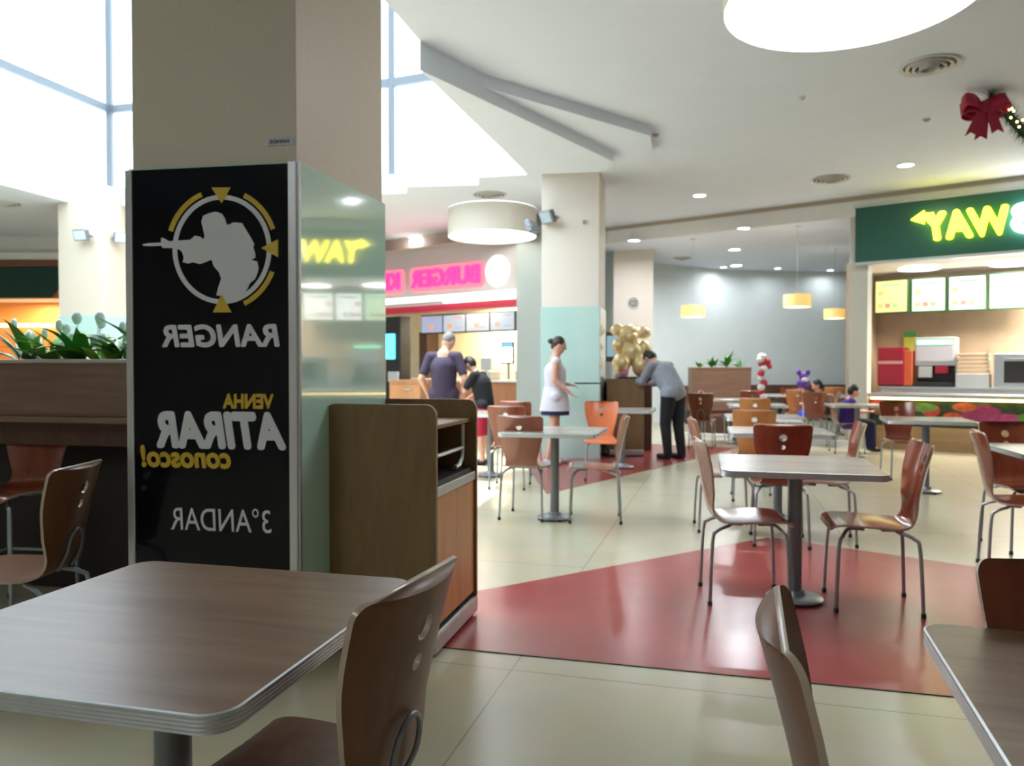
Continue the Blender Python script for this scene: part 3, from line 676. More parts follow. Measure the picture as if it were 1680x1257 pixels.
# ------------------------------------------------------------------ sandwich shop (green signboard)
DZ = math.atan2(-.6, .8); O1 = Vector((5.5, 12.3, 0)); MS = Matrix.Translation(O1) @ Matrix.Rotation(DZ, 4, 'Z')
def S(s, t, z=0): return MS @ Vector((s, t, z))
sh = struct(bpy.data.objects.new('wall_shopfront', None)); COL.objects.link(sh); sh.location = O1; sh.rotation_euler = (0, 0, DZ)
boxo('post', mat('shop_post_paint', (.62, .62, .56), .5), (-.10, .17, 0, .30, 0, ZC-.01), sh); boxo('side_wall', M_warmwall, (-.22, -.12, .30, 2.2, 0, 3.0), sh, 0)
boxo('rear_wall', mat('tiled_peach_wall', (.50, .40, .29), .4, var=.08, vscale=5), (-.12, 9, 2.1, 2.2, 0, 3.0), sh, 0); boxo('soffit', M_white, (-.12, 9, .05, 2.2, 2.94, 3.05), sh, 0); boxo('header', M_white, (.0, 9, .05, .25, 3.05, ZB+.001), sh, 0)
boxo('floor_trim', M_white, (-3.2, -.1, .12, .20, 0, .08), sh, 0)
sg = thing('signboard', 'long dark green illuminated shop signboard with mirrored yellow and white letters', 'sign', O1, DZ)
boxo('board', M_teal, (0, 8.5, -.10, .04, 2.94, 3.80), sg, .008); boxo('trim', M_alupaint, (-.02, 8.5, -.12, .045, 2.90, 2.94), sg, .004); boxo('trim', M_alupaint, (-.02, 8.5, -.12, .045, 3.80, 3.84), sg, .004)
M_ylet = emis('yellow_letter', (1, .88, .04), 2.6, (.8, .7, .05)); M_wlet = emis('white_letter', (1, 1, .97), 6)
text_part('lettering', 'WAY', M_ylet, sg, .95, 2.05, 3.17, 3.60, -.10, shear=.15, bold=.05, depth=.06); text_part('lettering', 'SUB', M_wlet, sg, 2.08, 3.15, 3.17, 3.60, -.10, shear=.15, bold=.05, depth=.06)
bm = nb(); prism(bm, [(1.10, 3.60), (.98, 3.57), (.98, 3.64), (.80, 3.52), (.98, 3.44), (.98, 3.50), (1.14, 3.50)], -.16, -.10); link('arrow', bm, M_ylet, sg)
for i, (x0, x1, ang, colr, lab) in enumerate([(-.09, .46, 8, (1, .72, .22), 'yellow-lit menu board at the left end of the sandwich shop'), (.49, 1.02, 0, (.75, 1, .62), 'green-edged lit menu board, second from the left in the sandwich shop'),
        (1.05, 1.60, 0, (1, 1, 1), 'white-lit menu board, third from the left in the sandwich shop'), (1.63, 2.25, 0, (1, 1, .95), 'white-lit menu board with green rim at the right frame edge')]):
    q = S(x0+.05, 1.6); t = thing('menu_board', lab, 'menu board', q, DZ+R(ang)*-1, 'lit menu boards over the sandwich counter')
    wd = x1-x0
    boxo('frame', mat('board_frame_green', (.03, .12, .04), .4), (-.02, wd-.01, 0, .08, 2.22, 2.82), t, .01)
    boxo('screen', emis('board_%d' % i, colr, (.85, .95, 1.5, 1.5)[i]), (.005, wd-.035, -.006, -.0005, 2.25, 2.79), t, .001)
    for k in range(4): boxo('picture', emis('board_pic_%d' % (k % 3), [(1, .45, .12), (.85, .2, .1), (.3, .7, .15)][k % 3], .75), (.04+.12*(k % 3), .10+.12*(k % 3)+.03, -.011, -.0065, 2.32+.22*(k//3), 2.40+.22*(k//3)), t, .002)
    boxo('caption', emis('board_caption', (.15, .7, .25), .8), (.1, wd-.12, -.010, -.0065, 2.70, 2.735), t, .001)
for px, py, lab in ((1508, 439, 'round ceiling light inside the sandwich shop above the green menu board'), (1660, 431, 'round ceiling light inside the sandwich shop at right frame edge')):
    p = at_z(px, py, 2.935); t = thing('shop_ceiling_light', lab, 'ceiling light', p)
    bm = nb(); lathe(bm, [(0, -.03), (.30, -.03), (.32, -.015), (.32, 0), (0, 0)], 32); link('diffuser', bm, emis('shop_light', (1, .98, .92), 7), t)
    bm = nb(); lathe(bm, [(.32, -.02), (.34, -.02), (.34, 0), (.32, 0)], 32); link('rim', bm, M_ringw, t)
area('shop_glow', S(2.5, 1.0, 2.85), 1.2, 110, (1, .86, .68), spread=160)
ct = thing('service_counter', 'sandwich counter with glowing strip and vegetable picture front', 'counter', O1, DZ)
boxo('worktop', M_alu, (.17, 9, .02, .85, .83, .87), ct, .006); boxo('body', mat('counter_dark', (.03, .035, .02), .4), (.2, 9, .16, .8, .36, .83), ct, 0); boxo('kick_board', wood('counter_base_wood', (.42, .26, .12), (.52, .34, .17), .4, (1, 1, 10)), (.2, 9, .12, .8, 0, .36), ct, .004)
boxo('light_strip', emis('counter_light', (1, .72, .30), 3.0), (.2, 9, .10, .14, .775, .81), ct, .004)
pf = boxo('picture_front', mat('leafy_dark_print', (.035, .06, .018), .3, var=.6, vscale=9), (.2, 9, .15, .159, .38, .77), ct, 0)
random.seed(3)
vg = [(.5, .60, .30, .10, (.30, .14, .10)), (1.05, .62, .13, .10, (.62, .06, .04)), (1.35, .52, .14, .08, (.60, .08, .03)), (1.72, .60, .26, .12, (.33, .04, .13)), (2.05, .50, .24, .10, (.40, .05, .19)), (2.45, .64, .12, .09, (.12, .30, .03)), (2.75, .5, .2, .11, (.62, .05, .04)), (3.2, .58, .25, .13, (.5, .3, .2)), (3.8, .55, .2, .12, (.6, .05, .05)), (.3, .72, .12, .04, (.5, .05, .05)), (.95, .43, .3, .03, (.55, .04, .03)), (1.7, .43, .2, .03, (.15, .3, .04)), (4.4, .6, .3, .1, (.14, .32, .05)), (.95, .66, .20, .07, (.16, .30, .05)), (1.5, .68, .16, .07, (.55, .12, .04)), (2.3, .55, .14, .07, (.10, .25, .04)), (.62, .48, .2, .06, (.5, .07, .04)), (1.2, .44, .2, .04, (.45, .2, .04)), (2.95, .68, .2, .06, (.18, .35, .05))]
for i, (x, z, a, b, c) in enumerate(vg):
    bm = nb(); prism(bm, [(x+a*math.cos(2*PI*k/20), z+b*math.sin(2*PI*k/20)*(1 if z+b < .77 else .5)) for k in range(20)], .1455-.0006*i*.5, .1498); link('printed_vegetable', bm, mat('print_%d' % i, c, .35, var=.3, vscale=18), pf)
bc = thing('back_counter', 'steel back counter holding machines in the sandwich shop', 'counter', O1, DZ); boxo('top', M_alu, (.15, 9, 1.0, 1.7, .92, .96), bc); boxo('body', M_white, (.17, 9, 1.02, 1.7, 0, .92), bc, 0)
def on(label, name, cat, s, t): return thing(name, label, cat, S(s, t, .96), DZ)
M_redf = mat('red_enamel', (.36, .010, .04), .3); M_lgrey = mat('light_grey_metal', (.50, .53, .55), .4, metal=.3)
t = on('red drinks cooler with pale stripe on the back counter', 'drinks_cooler', 'cooler', .11, 1.05); t.scale = (.80, 1, 1)
boxo('cabinet', M_redf, (0, .50, 0, .55, .02, .66), t, .02); boxo('stripe', mat('pale_red', (.65, .35, .38), .4), (.01, .49, -.004, -.0005, .38, .43), t, .001); boxo('door_edge', mat('orange_red', (.65, .12, .05), .4), (.505, .66, .02, .5, .02, .60), t, .01); boxo('plinth', M_dark, (.02, .64, .03, .5, 0, .02), t, 0)
t = on('white soda dispenser with green lit header on the back counter', 'soda_dispenser', 'drink machine', .66, 1.05); t.scale = (.96, 1, 1)
boxo('cabinet', M_lgrey, (0, .62, .1, .55, .35, .82), t, .015); boxo('header', emis('green_header', (.35, 1, .55), 1.3, (.1, .5, .2)), (.04, .58, .08, .0995, .70, .77), t, .003); boxo('front_picture', mat('pale_print', (.62, .62, .72), .35), (.03, .59, .085, .0995, .42, .67), t, .003)
boxo('nozzle_panel', M_dark, (.02, .60, .2, .5, .08, .35), t, .01); boxo('red_nozzle_block', M_redf, (.32, .52, .08, .199, .22, .34), t, .01); boxo('drip_tray', M_dark, (.0, .62, .02, .5, 0, .08), t, .01); boxo('grey_nozzle_block', M_lgrey, (.06, .27, .08, .199, .15, .34), t, .01)
t = on('stack of beige bread trays on a grey rack right of the soda dispenser', 'bread_rack', 'rack', 1.27, 1.05)
boxo('cabinet', M_lgrey, (0, .46, 0, .5, 0, .22), t, .01)
for k in range(5): boxo('tray', mat('bread_tray', (.55, .42, .30), .5), (.02, .44, .02, .48, .24+.065*k, .285+.065*k), t, .008)
for xx in (.0, .445): boxo('upright', M_alu, (xx, xx+.015, 0, .03, .22, .60), t, .002)
t = on('steel oven with dark window at right frame edge on the back counter', 'oven', 'oven', 1.79, 1.05)
boxo('cabinet', M_alu, (0, .80, 0, .55, 0, .54), t, .015); boxo('window', M_dark, (.14, .76, -.006, -.0005, .08, .42), t, .004); boxo('handle', M_chrome, (.16, .74, -.04, -.02, .44, .46), t, .004)
t = on('small green and yellow poster behind the red cooler', 'wall_poster', 'poster', .34, 2.04); boxo('sheet', mat('yellow_sheet', (.6, .62, .08), .5), (0, .22, 0, .02, .62, .95), t, .001); boxo('green_band', mat('green_sheet', (.08, .4, .12), .5), (0, .22, -.003, -.0005, .86, .95), t, 0)

# ------------------------------------------------------------------ burger shop
O2 = Vector((.11, 14.0, 0)); MB_ = Matrix.Translation(O2) @ Matrix.Rotation(DZ, 4, 'Z')
def B2(s, t, z=0): return MB_ @ Vector((s, t, z))
M_cream = mat('cream_kitchen_wall', (.66, .58, .38), .5, var=.05)
bs = struct(bpy.data.objects.new('wall_burgerfront', None)); COL.objects.link(bs); bs.location = O2; bs.rotation_euler = (0, 0, DZ)
M_gg = MATS['grey_green_wall']
boxo('post', M_gg, (0, .62, -.05, .35, 0, ZC), bs); boxo('fascia', mat('pinkish_grey_fascia', (.42, .39, .375), .5), (-7, 0, 0, .3, 2.52, 3.66), bs); boxo('upper_wall', mat('pink_grey_plaster', (.52, .42, .38), .6), (-7, 0, .3, .5, 3.5, ZC), bs, 0)
boxo('rear_wall', M_cream, (-7, -.1, 2.3, 2.4, 0, 2.85), bs, 0); boxo('kitchen_ceiling', M_white, (-7, -.1, .3, 2.4, 2.75, 2.85), bs, 0); boxo('side_wall', M_cream, (-.2, -.12, .3, 2.3, 0, 2.75), bs, 0)
boxo('dark_column', mat('dark_brown_wood', (.06, .03, .02), .4), (-4.2, -3.95, 1.8, 2.2, 0, 2.1), bs, 0); boxo('red_band', mat('red_band', (.42, .02, .05), .4), (-7, 0, -.02, .28, 2.40, 2.518), bs, 0)
boxo('cornice', M_cornice, (-7, .0, -.02, .3, 3.66, 3.70), bs, 0)
bs2 = thing('illuminated_sign', 'pink-red mirrored lettering with white round badge over the burger counter', 'sign', O2, DZ)
M_plet = emis('pink_letter', (1, .02, .13), 1.5, (.5, .02, .08)); M_phalo = emis('pink_halo', (1, .16, .22), .75, (.3, .06, .08))
text_part('lettering', 'BURGER', M_plet, bs2, -2.62, -.84, 2.87, 3.23, -.04, bold=.045, depth=.05); text_part('lettering', 'KING', M_plet, bs2, -4.05, -2.95, 2.87, 3.23, -.04, bold=.045, depth=.05)
for a, b in ((-2.70, -.78), (-4.13, -2.87)):
    bm = nb(); prism(bm, rrect(a, b, 2.81, 3.29, .10, 5), -.038, -.001); link('letter_halo', bm, M_phalo, bs2)  # glowing panel stands in for the pink halo around the letters
bm = nb(); prism(bm, [(-.463+.27*math.cos(2*PI*k/40), 3.07+.29*math.sin(2*PI*k/40)) for k in range(40)], -.03, -.001); link('round_badge', bm, emis('badge_white', (1, 1, 1), 1.1), bs2)
lb = thing('strip_light', 'long white strip light along the lower edge of the burger sign', 'strip light', O2, DZ); boxo('tube', emis('strip_white', (1, .96, .86), 2.5), (-6.5, -.03, -.12, -.04, 2.60, 2.69), lb, .02); boxo('housing', M_white, (-6.5, -.03, -.04, -.001, 2.58, 2.71), lb, .004)
lb = thing('strip_light', 'wavy warm strip light just under the burger sign', 'strip light', O2, DZ); boxo('tube', emis('strip_white', (1, .96, .86), 2.5), (-1.75, -.03, -.10, -.03, 2.535, 2.575), lb, .012); boxo('housing', M_white, (-1.75, -.03, -.03, -.001, 2.53, 2.58), lb, .003)
M_scr = [emis('menu_blue_%d' % k, c, .40) for k, c in enumerate([(.42, .48, .72), (.55, .66, .78), (.62, .72, .80), (.50, .66, .85)])]
for k in range(4):
    x0 = -3.56+.65*k
    t = thing('menu_screen', ['bluish menu screen over the burger counter, leftmost of four', 'bluish menu screen with red top edge, second from left', 'pale menu screen with burger picture, third from left', 'blue menu screen next to the grey post, rightmost of four'][k], 'menu screen', B2(x0, 1.2), DZ, 'menu screens over the burger counter')
    boxo('housing', M_dark, (0, .645, 0, .06, 2.02, 2.44), t, .005); boxo('screen', M_scr[k], (.015, .63, -.004, -.0005, 2.05, 2.41), t, .001)
    bm = nb(); prism(bm, [(.30-.10*(k % 2)+.075*math.cos(2*PI*j/16), 2.17+.055*math.sin(2*PI*j/16)) for j in range(16)], -.009, -.0045); link('burger_picture', bm, emis('burger_pic', (.65, .28, .15), .6), t)
    boxo('caption', emis('cap_red', (.8, .15, .12), .6) if k == 1 else emis('cap_grey', (.3, .32, .4), .5), (.30, .54, -.007, -.0045, 2.34, 2.37), t, 0)
    boxo('price_lines', emis('cap_grey', (.3, .32, .4), .5), (.36, .55, -.007, -.0045, 2.12, 2.14), t, 0)
t = thing('service_counter', 'white-topped wooden burger counter behind the man and teenager', 'counter', O2, DZ); boxo('worktop', mat('counter_white', (.7, .68, .62), .3), (-6, -.22, .25, .95, 1.0, 1.05), t); boxo('front', wood('counter_orange_wood', (.32, .13, .06), (.42, .19, .09), .4, (6, 6, 1)), (-6, -.22, .30, .9, 0, 1.0), t)
def ob2(label, name, cat, s, tt, z=1.05): return thing(name, label, cat, B2(s, tt, z), DZ)
M_cyan = emis('cyan_screen', (.05, .65, 1), 1.8); M_ws = emis('white_screen', (.7, .95, 1), 2.4)
t = ob2('black self-order kiosk with glowing cyan screen beside the pillar edge', 'order_kiosk', 'kiosk', -2.98, -.45, 0); boxo('cabinet', M_dark, (0, .42, 0, .30, 0, 2.3), t, .02); boxo('screen', M_cyan, (.0, .28, -.012, -.0005, 1.45, 1.95), t, .02); boxo('card_reader', M_lgrey, (.12, .4, -.05, -.0005, 1.0, 1.2), t, .01)
t = ob2('lit tablet screen on a stand at the right end of the burger counter', 'counter_screen', 'screen', -.72, .4); boxo('stand', M_steel, (.12, .16, .06, .1, 0, .35), t); boxo('housing', M_dark, (0, .30, .03, .06, .30, .72), t, .01); boxo('screen', M_ws, (.03, .27, .024, .0295, .33, .62), t, .002); boxo('blue_header', emis('blue_head', (.1, .35, .7), .8), (.03, .27, .024, .0295, .63, .70), t, 0)
t = ob2('grey cash register on the burger counter right of the teenager', 'cash_register', 'register', -1.35, .35); boxo('body', M_lgrey, (0, .42, 0, .35, 0, .16), t, .02); boxo('display', M_lgrey, (.08, .34, .12, .16, .18, .42), t, .01); boxo('display_arm', M_steel, (.19, .23, .14, .18, .14, .2), t)
t = ob2('stack of takeaway boxes on the burger counter near the grey post', 'takeaway_box', 'box', -.62, .72); boxo('lid', mat('kraft', (.5, .32, .2), .6), (0, .3, 0, .2, .10, .16), t, .01); boxo('body', mat('kraft2', (.45, .25, .15), .6), (.01, .29, .01, .19, 0, .10), t, .01)
area('kitchen_glow', B2(-1.8, 1.5, 2.7), 1.4, 110, (1, .88, .66), spread=170)
# low wooden cabinet left in front of the burger counter
t = thing('low_cabinet', 'low orange-brown cabinet left of the man in purple', 'cabinet', (-1.95, 12.2, 0), R(-14))
boxo('body', wood('counter_orange_wood', (.3, .1, .05), (.4, .2, .1)), (0, .55, 0, .5, .05, 1.08), t); boxo('plinth', M_dark, (.02, .53, .02, .48, 0, .05), t, 0); boxo('door', wood('cab_orange', (.38, .17, .07), (.46, .22, .10), .4, (6, 6, 1)), (.02, .53, -.018, -.001, .1, 1.0), t); boxo('handle', M_chrome, (.25, .37, -.035, -.02, .92, .94), t)

# ------------------------------------------------------------------ dark shop at far left
ls = struct(bpy.data.objects.new('wall_leftshop', None)); COL.objects.link(ls); ls.location = (-13.2, 16, 0)
boxo('fascia', M_teal if False else mat('very_dark_green', (.008, .045, .035), .3), (0, 5.2, 0, .2, 2.72, 3.38), ls, 0); boxo('brown_band', mat('brown_band', (.20, .085, .05), .5), (0, 5.2, -.05, .2, 3.38, 3.52), ls, 0); boxo('white_cornice', M_white, (0, 5.2, -.1, .2, 3.52, 3.66), ls, 0); boxo('upper', M_white, (0, 5.2, .05, .2, 3.66, ZC), ls, 0)
boxo('rear_wall', mat('orange_wall', (.70, .28, .09), .5), (0, 5.2, 2.5, 2.6, 0, 3), ls, 0); boxo('counter', mat('dark_shop_counter', (.05, .03, .03), .4), (0, 5.2, .2, .8, 0, 1.1), ls, 0); boxo('soffit', M_white, (0, 5.2, .2, 2.5, 2.85, 2.9), ls, 0)
bm = nb(); prism(bm, [(3.65, 2.74), (3.80, 2.74), (4.25, 3.20), (4.6, 3.36), (4.3, 3.36), (4.1, 3.25)], -.02, -.001); link('orange_stripe', bm, mat('orange_print', (.45, .10, .04), .4), ls)
boxo('orange_panel', mat('red_orange_panel', (.60, .10, .02), .5), (3.5, 4.0, 2.3, 2.49, 0, 2.8), ls, 0); boxo('lit_shelf', emis('warm_shelf', (1, .75, .4), 3), (0, 3.6, 2.2, 2.3, 2.25, 2.32), ls, 0)
area('left_shop_glow', (-11, 17.6, 2.8), 1.5, 50, (1, .7, .4))

# ------------------------------------------------------------------ rear seating : bench, planter, balloons
bn = thing('bench', 'long dark brown bench back along the curved rear wall', 'bench'); bm = nb()
cb = [(p[0], p[1]-.45) for p in curve[3:8]]; P = [Vector((*p, 0)) for p in cb]
prism(bm, [(p.x, p.y) for p in P]+[(p.x+.0, p.y+.10) for p in P[::-1]], .0, .86, 'xy'); link('backrest', bm, wood('bench_wood', (.10, .05, .03), (.15, .08, .05), .5, (2, 2, 8)), bn)
bm = nb(); prism(bm, [(p.x, p.y-.45) for p in P]+[(p.x, p.y-.001) for p in P[::-1]], .30, .45, 'xy'); link('seat', bm, mat('bench_cushion', (.14, .07, .05), .6), bn)
bm = nb(); prism(bm, [(p.x, p.y-.40) for p in P]+[(p.x, p.y-.05) for p in P[::-1]], 0, .30, 'xy'); link('plinth', bm, M_dark, bn)
pb = thing('wooden_planter', 'brown wooden planter box with small plants before the rear wall', 'planter', (at_y(1184, 650, 14.8).x, 14.8, 0), R(0))
boxo('box', M_partition, (-.57, .57, 0, .35, .45, 1.27), pb); boxo('legs_frame', M_partdark, (-.55, .55, .02, .33, 0, .45), pb); boxo('rim', M_cabedge, (-.58, .58, -.01, .36, 1.25, 1.285), pb)
for dx, n, L, lab in ((-.38, 9, .18, 'small sparse plant at the left end of the far planter'), (-.14, 12, .24, 'dark plant left of centre in the far planter'), (.14, 14, .34, 'tallest plant in the far planter'), (.40, 9, .2, 'small plant at the right end of the far planter')):
    plant(lab, pb.location.x+dx, 14.97, 1.27, 0, n, L, M_leaf, 0, .06, 'plants in the far planter', 1.1)
M_foil = mat('gold_foil', (.92, .76, .46), .25, metal=.6, bump=.4, vscale=9); M_bred = mat('red_balloon', (.5, .03, .06), .25); M_bwhite = mat('white_balloon', (.8, .78, .78), .25); M_purp = mat('purple_balloon', (.16, .06, .42), .22); M_bpink = mat('pink_balloon', (.8, .35, .6), .25)
def bal(name, m, parts, parent):
    bm = nb()
    for c, r in parts: blob(bm, c, r, 3)
    return link(name, bm, m, parent, True, 60)
g = at_y(1035, 578, 11.95); t = thing('gold_balloon_figure', 'large gold foil balloon figure standing above the far waste cabinet', 'balloon', (g.x, 11.95, .02))
bal('head', M_foil, [((-.02, 0, 1.80), (.19, .17, .13)), ((.0, -.12, 1.74), (.09, .08, .07))], t); bal('ear', M_foil, [((-.20, 0, 1.84), (.12, .08, .10))], t); bal('ear', M_foil, [((.19, 0, 1.80), (.12, .08, .10))], t)
bal('belly', M_foil, [((0, 0, 1.50), (.20, .17, .22))], t); bal('leg', M_foil, [((-.16, -.10, 1.32), (.14, .15, .18))], t); bal('leg', M_foil, [((.14, -.10, 1.29), (.14, .15, .18))], t); bal('arm', M_foil, [((-.20, -.05, 1.60), (.10, .08, .12))], t); bal('arm', M_foil, [((.20, -.05, 1.56), (.10, .08, .12))], t)
t2 = thing('display_stand', 'dark stand carrying the gold balloon figure behind the waste cabinet', 'stand', (g.x, 11.90, 0)); boxo('body', mat('stand_brown', (.09, .05, .04), .5), (-.30, .30, -.12, .3, 0, 1.08), t2); boxo('top', mat('navy', (.02, .02, .07), .5), (-.22, .30, -.12, .3, 1.08, 1.135), t2)
for x, c, r, m, lab in ((-.13, 1.21, .075, M_bpink, 'small pink balloon at the feet of the gold figure'), (-.24, 1.17, .055, M_bwhite, 'small white balloon left of the pink one'), (.27, 1.18, .065, mat('blue_balloon', (.15, .35, .75), .25), 'small blue balloon right of the gold figure')):
    q = thing('balloon', lab, 'balloon', (g.x+x, 11.80, 0)); bal('envelope', m, [((0, 0, c), (r, r, r*1.15))], q); bm = nb(); tube(bm, [(0, 0, 1.136), (0, 0, c-r)], .004, 5); link('stick', bm, M_bwhite, q)
p = at_y(1250, 640, 13.2); t = thing('balloon_column', 'red and white twisted balloon column before the rear wall', 'balloon', (p.x, 13.2, 0))
zz = [.78, .86, .94, 1.02, 1.10, 1.18, 1.26, 1.34, 1.42]
for k, z in enumerate(zz): bal('balloon_ball', M_bred if k % 2 else M_bwhite, [((.03*math.cos(k*2), .03*math.sin(k*2), z), (.065, .065, .055))], t)
bal('balloon_ball', M_bred, [((.08, 0, 1.38), (.07, .06, .06)), ((.12, 0, 1.30), (.05, .05, .05))], t); bal('balloon_ball', M_bwhite, [((.0, 0, 1.47), (.08, .07, .06))], t); bm = nb(); tube(bm, [(0, 0, .0), (0, 0, .78)], .012, 6); lathe(bm, [(.0, 0), (.12, 0), (.12, .02), (0, .02)], 20); link('stand', bm, M_bwhite, t)
p = at_y(1318, 625, 12.6); t = thing('purple_balloon_figure', 'purple balloon figure with two ears above the seated children', 'balloon', (p.x, 12.6, 0))
bal('body', M_purp, [((0, 0, 1.02), (.11, .10, .09))], t); bal('head', M_purp, [((0, 0, 1.13), (.07, .07, .06))], t); bal('ear', M_purp, [((-.075, 0, 1.20), (.04, .035, .05))], t); bal('ear', M_purp, [((.075, 0, 1.20), (.04, .035, .05))], t); bal('face', M_bwhite, [((0, -.07, 1.08), (.06, .035, .04))], t); bm = nb(); tube(bm, [(0, 0, 0), (0, 0, .93)], .010, 6); link('stand', bm, M_bwhite, t)

# ------------------------------------------------------------------ christmas garland
p = at_y(1612, 180, 7.6); t = thing('red_bow', 'crimson ribbon bow at the end of the dark green garland', 'bow', (p.x, p.y, p.z)); M_rib = mat('crimson_ribbon', (.42, .01, .06), .5)
def ribbon(name, pts, wd, parent):
    bm = nb(); P = [Vector(q) for q in catmull(pts, 6)]; rows = []
    for q in P: rows.append([bm.verts.new(q+Vector((0, -wd/2, 0))), bm.verts.new(q+Vector((0, wd/2, 0)))])
    for a_, b_ in zip(rows, rows[1:]): bm.faces.new((a_[0], a_[1], b_[1], b_[0]))
    o = link(name, bm, M_rib, parent, True, 60); md = o.modifiers.new('s', 'SOLIDIFY'); md.thickness = .006; return o
for sx in (-1, 1):
    for tilt in (0, 1):
        l = ribbon('loop', [(0, 0, .02), (.08*sx, 0, .13-.06*tilt), (.17*sx, 0, .16-.1*tilt), (.19*sx, 0, .06-.07*tilt), (.10*sx, 0, -.01-.05*tilt), (0, 0, .0)], .16, t); l.rotation_euler = (R(62), 0, R(18*sx))
for x0, x1, zz_ in ((-.02, -.15, -.27), (.0, -.04, -.30), (.03, .12, -.24)):
    bm = nb(); prism(bm, [(x0-.045, .02), (x0+.045, .02), (x1+.06, zz_), (x1, zz_+.03), (x1-.06, zz_-.01)], -.035-abs(x1)*.2, -.028-abs(x1)*.2); link('tail', bm, M_rib, t)
bm = nb(); blob(bm, (0, -.02, .04), (.045, .04, .045)); link('knot', bm, M_rib, t, True)
t = thing('garland', 'dark green pine garland with gold lights hanging at upper right', 'garland', (p.x, p.y, p.z))
path = catmull([(.10, .03, .13), (.2, .03, .05), (.32, .03, -.10), (.50, .03, -.26), (.8, .03, -.34)], 8)
bm = nb(); tube(bm, path, .04, 8)
for k in range(1600):
    q = Vector(random.choice(path)); d = Vector((random.gauss(0, 1), random.gauss(0, 1), random.gauss(0, 1))).normalized(); a = d.cross(Vector((0, 0, 1))).normalized()*.004
    q = q+Vector((random.uniform(-.02, .02), 0, random.uniform(-.02, .02))); v = [bm.verts.new(q-a), bm.verts.new(q+a), bm.verts.new(q+d*.13)]; bm.faces.new(v)
link('needles', bm, mat('pine_green', (.012, .05, .03), .6), t)
for k in range(14):
    q = Vector(path[int(8+k*1.7)]); bm = nb(); blob(bm, q+Vector((random.uniform(-.06, .06), -.09, random.uniform(-.05, .05))), .012, 1); link('light_bulb', bm, emis('gold_bulb', (1, .7, .25), 4), t)

# ------------------------------------------------------------------ people
def cap(bm, p0, r0, p1, r1, fl=1.0, seg=14):
    p0 = Vector(p0); p1 = Vector(p1); d = (p1-p0); L = d.length; q = d.to_track_quat('Z', 'Y').to_matrix() if L > 1e-6 else Matrix.Identity(3)
    prof = [(r0*math.sin(a), -r0*math.cos(a)) for a in [PI/2*k/5 for k in range(5)]]+[(r0, 0), ((r0+r1)/2, L/2), (r1, L)]+[(r1*math.cos(a), L+r1*math.sin(a)) for a in [PI/2*k/5 for k in range(1, 6)]]
    prof[0] = (0, -r0); prof[-1] = (0, L+r1)
    b2 = nb(); lathe(b2, prof, seg)
    for v in b2.verts: v.co = p0+q @ v.co
    me = bpy.data.meshes.new('x'); b2.to_mesh(me); b2.free(); bm.from_mesh(me); bpy.data.meshes.remove(me)
def remesh(name, bm, m, parent, vox=.011, smooth=5):
    me = bpy.data.meshes.new('tmp'); bmesh.ops.recalc_face_normals(bm, faces=bm.faces); bm.to_mesh(me); bm.free(); ob = bpy.data.objects.new('tmp', me); COL.objects.link(ob)
    a = ob.modifiers.new('r', 'REMESH'); a.mode = 'VOXEL'; a.voxel_size = vox; s = ob.modifiers.new('s', 'SMOOTH'); s.iterations = smooth; s.factor = .5
    r = eval_mesh(ob); bpy.data.objects.remove(ob); bpy.data.meshes.remove(me)
    for pgn in r.polygons: pgn.use_smooth = True
    r.materials.clear(); r.materials.append(m); o = bpy.data.objects.new(name, r); COL.objects.link(o); o.parent = parent; return o
def hand(bm, w_, d, side, k=1.0):
    d = Vector(d).normalized(); a = d.cross(Vector(side)).normalized(); s = a.cross(d).normalized(); w_ = Vector(w_)
    pe = w_+d*.075*k; 
    for j in (-1, -.33, .33, 1): cap(bm, w_+s*.010*j*k, .016*k, pe+s*.026*j*k, .012*k, seg=8)
    for j, L in zip((-1, -.33, .33, 1), (.055, .07, .076, .066)):
        b = pe+s*.027*j*k; m1 = b+d*L*.5*k+a*.006*k; e = m1+d*L*.42*k+a*.018*k; cap(bm, b, .0085*k, m1, .008*k, seg=7); cap(bm, m1, .008*k, e, .0065*k, seg=7)
    tb = w_+d*.02*k+s*.022*k; te = tb+(d*.6+s*.7).normalized()*.035*k; cap(bm, tb, .012*k, te, .010*k, seg=7); cap(bm, te, .010*k, te+(d+s*.25).normalized()*.03*k, .008*k, seg=7)
